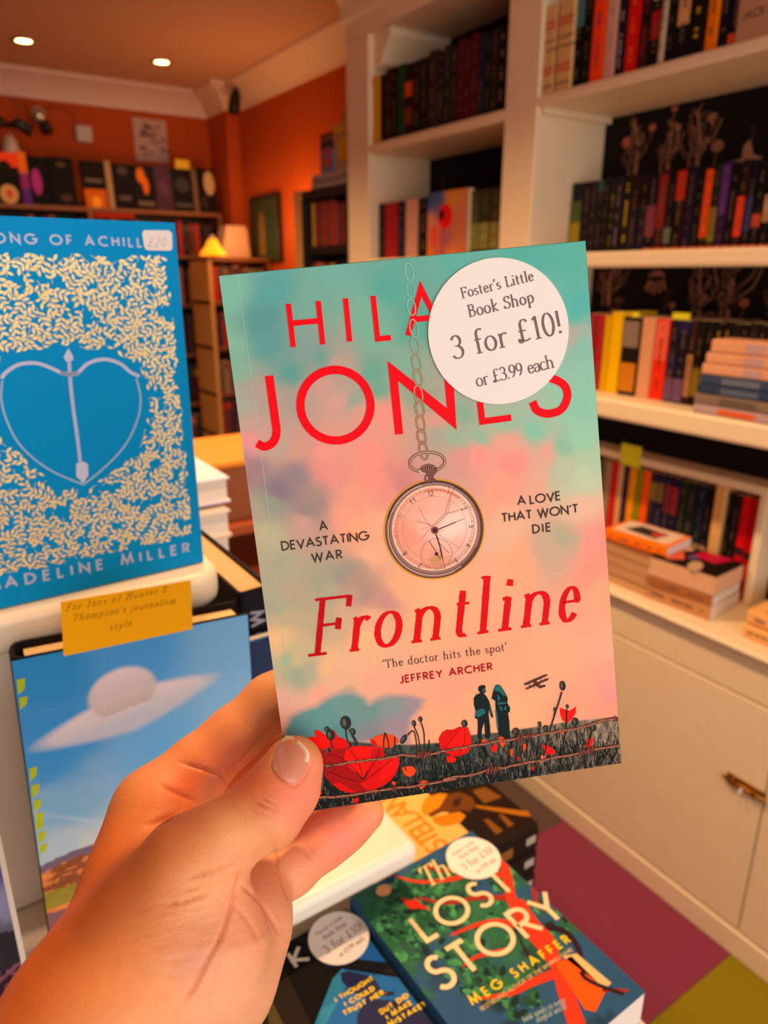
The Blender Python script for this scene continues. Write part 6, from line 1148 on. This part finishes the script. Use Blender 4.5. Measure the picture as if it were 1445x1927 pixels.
# keep the fingers out of the book
g = [LO[k] + GH * np.arange(n) for k, n in enumerate((NX, NY, NZ))]
BASIS = np.array([RGT, -UPV, FWD])                        # camera-aligned -> world rows
fo = BASIS @ (MF.to_translation() - Vector(CAM)) if False else BASIS @ (np.array(MF.to_translation()) - CAM)
ey, ex, ez = BASIS @ FY, BASIS @ FX, BASIS @ FZ
rel = lambda e: (g[0][:, None, None] - fo[0]) * e[0] + (g[1][None, :, None] - fo[1]) * e[1] + (g[2][None, None, :] - fo[2]) * e[2]
by, bx_, bz = rel(ey), rel(ex), rel(ez)
bookd = np.maximum(np.maximum(np.maximum(-.0006 - by, by - FT - .0006), np.maximum(-.0006 - bx_, bx_ - FW)), np.maximum(-.0006 - bz, bz - FH)).astype(np.float32)
body = np.maximum(body, -bookd)
def surface_nets(v):
    s = v < 0; nx, ny, nz = v.shape; acc = np.zeros((nx - 1, ny - 1, nz - 1, 3), np.float32); cnt = np.zeros((nx - 1, ny - 1, nz - 1), np.float32)
    for ax in range(3):
        o1, o2 = [k for k in range(3) if k != ax]
        for a in (0, 1):
            for c in (0, 1):
                st = [slice(None, -1)] * 3; st[o1] = slice(a, v.shape[o1] - 1 + a); st[o2] = slice(c, v.shape[o2] - 1 + c); en = list(st); en[ax] = slice(1, None)
                v0, v1 = v[tuple(st)], v[tuple(en)]; cr_ = (v0 < 0) != (v1 < 0); t = np.where(cr_, v0 / (v0 - v1 + 1e-20), 0)
                acc[..., ax] += np.where(cr_, t, 0); acc[..., o1] += np.where(cr_, a, 0); acc[..., o2] += np.where(cr_, c, 0); cnt += cr_
    act = cnt > 0; idx = -np.ones(act.shape, int); idx[act] = np.arange(act.sum()); ii = np.argwhere(act)
    V = LO + GH * (ii + acc[act] / cnt[act][:, None]); Fs = []
    for ax in range(3):
        o1, o2 = [(1, 2), (2, 0), (0, 1)][ax]; a = s[tuple(slice(0, -1) if k == ax else slice(1, -1) for k in range(3))]; b_ = s[tuple(slice(1, None) if k == ax else slice(1, -1) for k in range(3))]
        pos = np.argwhere(a != b_); base = pos.copy(); base[:, o1] += 1; base[:, o2] += 1
        def cell(d1, d2): q = base.copy(); q[:, o1] -= d1; q[:, o2] -= d2; return idx[q[:, 0], q[:, 1], q[:, 2]]
        q = np.stack([cell(0, 0), cell(1, 0), cell(1, 1), cell(0, 1)], 1); fl_ = s[tuple((pos + (np.arange(3) != ax)).T)]
        Fs.append(np.where(fl_[:, None], q, q[:, ::-1]))
    Fq = np.concatenate(Fs); return V, Fq[(Fq >= 0).all(1)]
HV, HFc = surface_nets(body)
# light smoothing
E_ = np.concatenate([HFc[:, [0, 1]], HFc[:, [1, 2]], HFc[:, [2, 3]], HFc[:, [3, 0]]])
for it in range(14):
    s_ = np.zeros_like(HV); c_ = np.zeros(len(HV)); 
    for k in range(3): s_[:, k] = np.bincount(E_[:, 0], HV[E_[:, 1], k], len(HV)) + np.bincount(E_[:, 1], HV[E_[:, 0], k], len(HV))
    c_ = np.bincount(E_[:, 0], minlength=len(HV)) + np.bincount(E_[:, 1], minlength=len(HV)); L_ = s_ / np.maximum(c_, 1)[:, None] - HV; HV = HV + (.5 if it % 2 == 0 else -.48) * L_
def vnorm(V):
    n = np.zeros_like(V); fn_ = np.cross(V[HFc[:, 2]] - V[HFc[:, 0]], V[HFc[:, 3]] - V[HFc[:, 1]])
    for c in range(4):
        for k in range(3): n[:, k] += np.bincount(HFc[:, c], fn_[:, k], len(V))
    return n / (np.linalg.norm(n, axis=1)[:, None] + 1e-12)
N_ = vnorm(HV)
if (N_ * (HV - HV.mean(0))).sum(1).mean() < 0: HFc = HFc[:, ::-1]; N_ = -N_
PX, PY = HV[:, 0] / HV[:, 2] * F + CX, HV[:, 1] / HV[:, 2] * F + CY; front = (N_ * HV).sum(1) < 0.0
def creased(poly, wd, dep, dmax=9, dmin=0):              # a skin fold pressed into the surface along a line
    global HV
    d = np.full(len(HV), 1e9)
    P = cr(poly, 6)
    for (ax, ay), (bx2, by2) in zip(P[:-1], P[1:]):
        ex2, ey2 = bx2 - ax, by2 - ay; t = np.clip(((PX - ax) * ex2 + (PY - ay) * ey2) / (ex2 * ex2 + ey2 * ey2 + 1e-9), 0, 1); d = np.minimum(d, (PX - ax - t * ex2) ** 2 + (PY - ay - t * ey2) ** 2)
    s0 = (PX - P[0][0]) ** 2 + (PY - P[0][1]) ** 2; s1 = (PX - P[-1][0]) ** 2 + (PY - P[-1][1]) ** 2; wd = wd * .8
    w_ = np.exp(-d / (wd * wd)) * np.clip(np.sqrt(s0) / 30, 0.05, 1) * np.clip(np.sqrt(s1) / 30, 0.05, 1) * front * (HV[:, 2] < dmax) * (HV[:, 2] > dmin); HV = HV - N_ * (w_ * dep)[:, None]; return w_
c4 = lambda pts: [(x * 620 / 1445, 1250 + y * 620 / 1445) for x, y in pts]
fold = np.zeros(len(HV))
for pts_, wd, dep in [([(1250, 310), (1215, 370), (1198, 430), (1205, 475), (1245, 510), (1290, 535), (1330, 500), (1360, 440), (1368, 400)], 3, .0006), ([(770, 425), (860, 450), (930, 472), (965, 482), (1010, 540), (1030, 560)], 4, .0011), ([(690, 525), (760, 560), (830, 590), (880, 612)], 5, .0009), ([(965, 482), (1000, 465), (1060, 420), (1120, 350), (1180, 280), (1225, 245)], 3.5, .0009),
                      ([(1050, 240), (1080, 262), (1115, 290)], 4, .0005), ([(800, 938), (880, 925), (960, 905), (1050, 875)], 4, .0013), ([(680, 1052), (780, 1045), (870, 1020), (940, 985)], 4.5, .0011), ([(770, 985), (850, 980), (930, 955)], 5, .0008),
                      ([(1050, 880), (1045, 960), (1020, 1050), (985, 1150), (955, 1220), (900, 1320), (850, 1420), (800, 1480)], 5, .0013), ([(1040, 960), (1110, 1010), (1170, 1080), (1210, 1150), (1215, 1190)], 4, .0014), ([(1010, 1040), (1070, 1100), (1120, 1180), (1150, 1260)], 6, .0004), ([(960, 1230), (955, 1330), (940, 1420), (930, 1500)], 6, .0004),
                      ([(1195, 790), (1215, 880), (1245, 970), (1272, 1045)], 4, .0018), ([(1080, 560), (1120, 600), (1170, 625), (1220, 640)], 4, .0013), ([(1115, 545), (1150, 580), (1200, 610), (1235, 625)], 3.5, .0011), ([(1070, 600), (1120, 640), (1180, 665)], 4, .0008), ([(1130, 525), (1165, 560), (1200, 580)], 3, .0008),
                      ([(1310, 770), (1345, 830), (1390, 880)], 4, .0009), ([(1325, 760), (1360, 815), (1410, 865)], 3.5, .0008), ([(620, 720), (700, 690), (745, 675), (790, 655)], 8, .0012), ([(650, 1330), (760, 1370), (860, 1350)], 5, .0003), ([(620, 1260), (740, 1300), (860, 1280)], 5, .0003), ([(700, 1420), (800, 1440)], 5, .0003)]:
    fold = np.maximum(fold, creased(c4(pts_), wd, dep) * min(1, dep / .0011))
# fine skin lines over the thenar mass
RX, RY = PX * .94 + PY * .34, -PX * .34 + PY * .94
area = np.exp(-(((PX - 350) / 110) ** 2 + ((PY - 1740) / 110) ** 2)); HV = HV - N_ * ((fbm(PX / 45 + 50, (PY + .25 * PX) / 5.5, 3, 61) - .5) * .00055 * area * front)[:, None]
area2 = np.exp(-(((PX - 400) / 90) ** 2 + ((PY - 1640) / 50) ** 2)); HV = HV - N_ * ((fbm(PX / 34 + 9, (PY + .15 * PX) / 4.4, 3, 62) - .5) * .0005 * area2 * front)[:, None]
# nail bed: flatten the thumb tip under the nail
nq = [(537, 1384), (553, 1386), (570, 1396), (584, 1417), (578, 1443), (566, 1466), (553, 1476), (536, 1470), (518, 1456), (508, 1441), (516, 1420), (525, 1398)]
# skin colour: pinker joints and palm, tan back of the hand
def spot(x, y, r): return np.exp(-((PX - x) ** 2 + (PY - y) ** 2) / (r * r))
base = np.array([lin('#d8905e')] * len(HV)); 
def tint(w_, c): 
    global base
    base = base * (1 - w_[:, None]) + np.array(lin(c)) * w_[:, None]
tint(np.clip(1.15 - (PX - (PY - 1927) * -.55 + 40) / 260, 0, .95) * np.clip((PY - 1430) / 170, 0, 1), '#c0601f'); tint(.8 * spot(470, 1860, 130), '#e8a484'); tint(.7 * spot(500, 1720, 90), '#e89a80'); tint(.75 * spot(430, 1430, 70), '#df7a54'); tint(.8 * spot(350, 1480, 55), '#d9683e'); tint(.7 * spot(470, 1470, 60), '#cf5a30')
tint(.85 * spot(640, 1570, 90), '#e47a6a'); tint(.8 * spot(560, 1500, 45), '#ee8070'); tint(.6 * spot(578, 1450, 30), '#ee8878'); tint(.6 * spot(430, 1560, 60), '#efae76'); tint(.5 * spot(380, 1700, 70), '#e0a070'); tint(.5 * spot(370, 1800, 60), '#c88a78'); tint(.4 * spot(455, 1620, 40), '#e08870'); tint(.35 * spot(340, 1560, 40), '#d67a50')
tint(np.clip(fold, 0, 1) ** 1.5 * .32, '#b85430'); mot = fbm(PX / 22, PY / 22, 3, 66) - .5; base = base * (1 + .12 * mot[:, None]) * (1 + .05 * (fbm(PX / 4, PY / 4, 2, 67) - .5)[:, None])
HW = CAM + HV @ BASIS; org = HW.mean(0)
me = bpy.data.meshes.new('hand_skin'); me.from_pydata((HW - org).tolist(), [], HFc.tolist()); me.polygons.foreach_set('use_smooth', [True] * len(me.polygons))
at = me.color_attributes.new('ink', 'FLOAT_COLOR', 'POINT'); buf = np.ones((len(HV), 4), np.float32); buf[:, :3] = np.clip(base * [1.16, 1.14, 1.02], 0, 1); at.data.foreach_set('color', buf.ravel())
SKIN = bpy.data.materials.new('skin'); SKIN.use_nodes = True; nt = SKIN.node_tree; bs = nt.nodes['Principled BSDF']; noise_nodes(nt, bs, 1400, .06, None, .18)
bs.inputs['Roughness'].default_value = .48; bs.inputs['Specular IOR Level'].default_value = .35; bs.inputs['Subsurface Weight'].default_value = .12; bs.inputs['Subsurface Radius'].default_value = (1, .35, .2); bs.inputs['Subsurface Scale'].default_value = .004
me.materials.append(SKIN)
hand = bpy.data.objects.new('hand', me); hand.location = org; link(hand, None, 'left hand with bare wrist gripping the lower left corner of the red-lettered paperback', 'hand')
# thumb nail: a curved plate laid on the thumb
def surf_depth(px, py):
    sel = ((PX - px) ** 2 + (PY - py) ** 2 < 64) & front & (HV[:, 2] < .265); return HV[sel, 2].min() if sel.any() else None
BT = np.array([np.ones(6)]); sel = (np.abs(PX - 545) < 46) & (np.abs(PY - 1432) < 52) & front & (HV[:, 2] < .262)
uu, vv = (PX[sel] - 545) / 40, (PY[sel] - 1432) / 40; Am = np.stack([np.ones_like(uu), uu, vv, uu * uu, uu * vv, vv * vv], 1); co_ = np.linalg.lstsq(Am, HV[sel, 2], rcond=None)[0]
def nd(px, py): u, v = (px - 545) / 40, (py - 1432) / 40; return float(np.array([1, u, v, u * u, u * v, v * v]) @ co_)
b = MB(); cxn, cyn = 545, 1431; ringN = 12; NV = len(nq); nv = []
edge = [tuple(p) for p in cr(nq + [nq[0]], 3)[:-1]]
cN = np.array([cxn, cyn]); npts = []
for k in range(ringN + 1):
    for (x, y) in edge:
        t = k / ringN; x_, y_ = cxn + (x - cxn) * t, cyn + (y - cyn) * t; lift = .00075 * (1 - t ** 4) ** .5 + .0002 if t < 1 else -.0004
        tipf = max(0, -((x_ - cxn) * -.42 + (y_ - cyn) * .9) / 50); lift += .0006 * tipf
        p = cpt(x_, y_, nd(x_, y_) - lift); npts.append(tuple(CAM + p @ BASIS))
ne = len(edge); b.v = npts
for k in range(ringN):
    for i in range(ne):
        j = (i + 1) % ne; b.f.append((k * ne + i, k * ne + j, (k + 1) * ne + j, (k + 1) * ne + i)); x, y = edge[i]; t = (k + .5) / ringN; x_, y_ = (x - cxn) * t, (y - cyn) * t; tp = ((x - cxn) * .5 - (y - cyn) * .87) / math.hypot(x - cxn, y - cyn)
        b.c.append(lin('#f8e0b4' if (tp > .56 and t > .80) else '#e8b49c' if (tp > .5 and t > .72) else '#dc9178'))
b.v = [tuple(np.array(v) - org) for v in b.v]
NM = mat('thumb_nail_plate', None, .28, 300, .04, 0, spec=.5); obj('thumb_nail', b, NM, hand, 'pale pink thumb nail with a whitish tip', smooth=True)
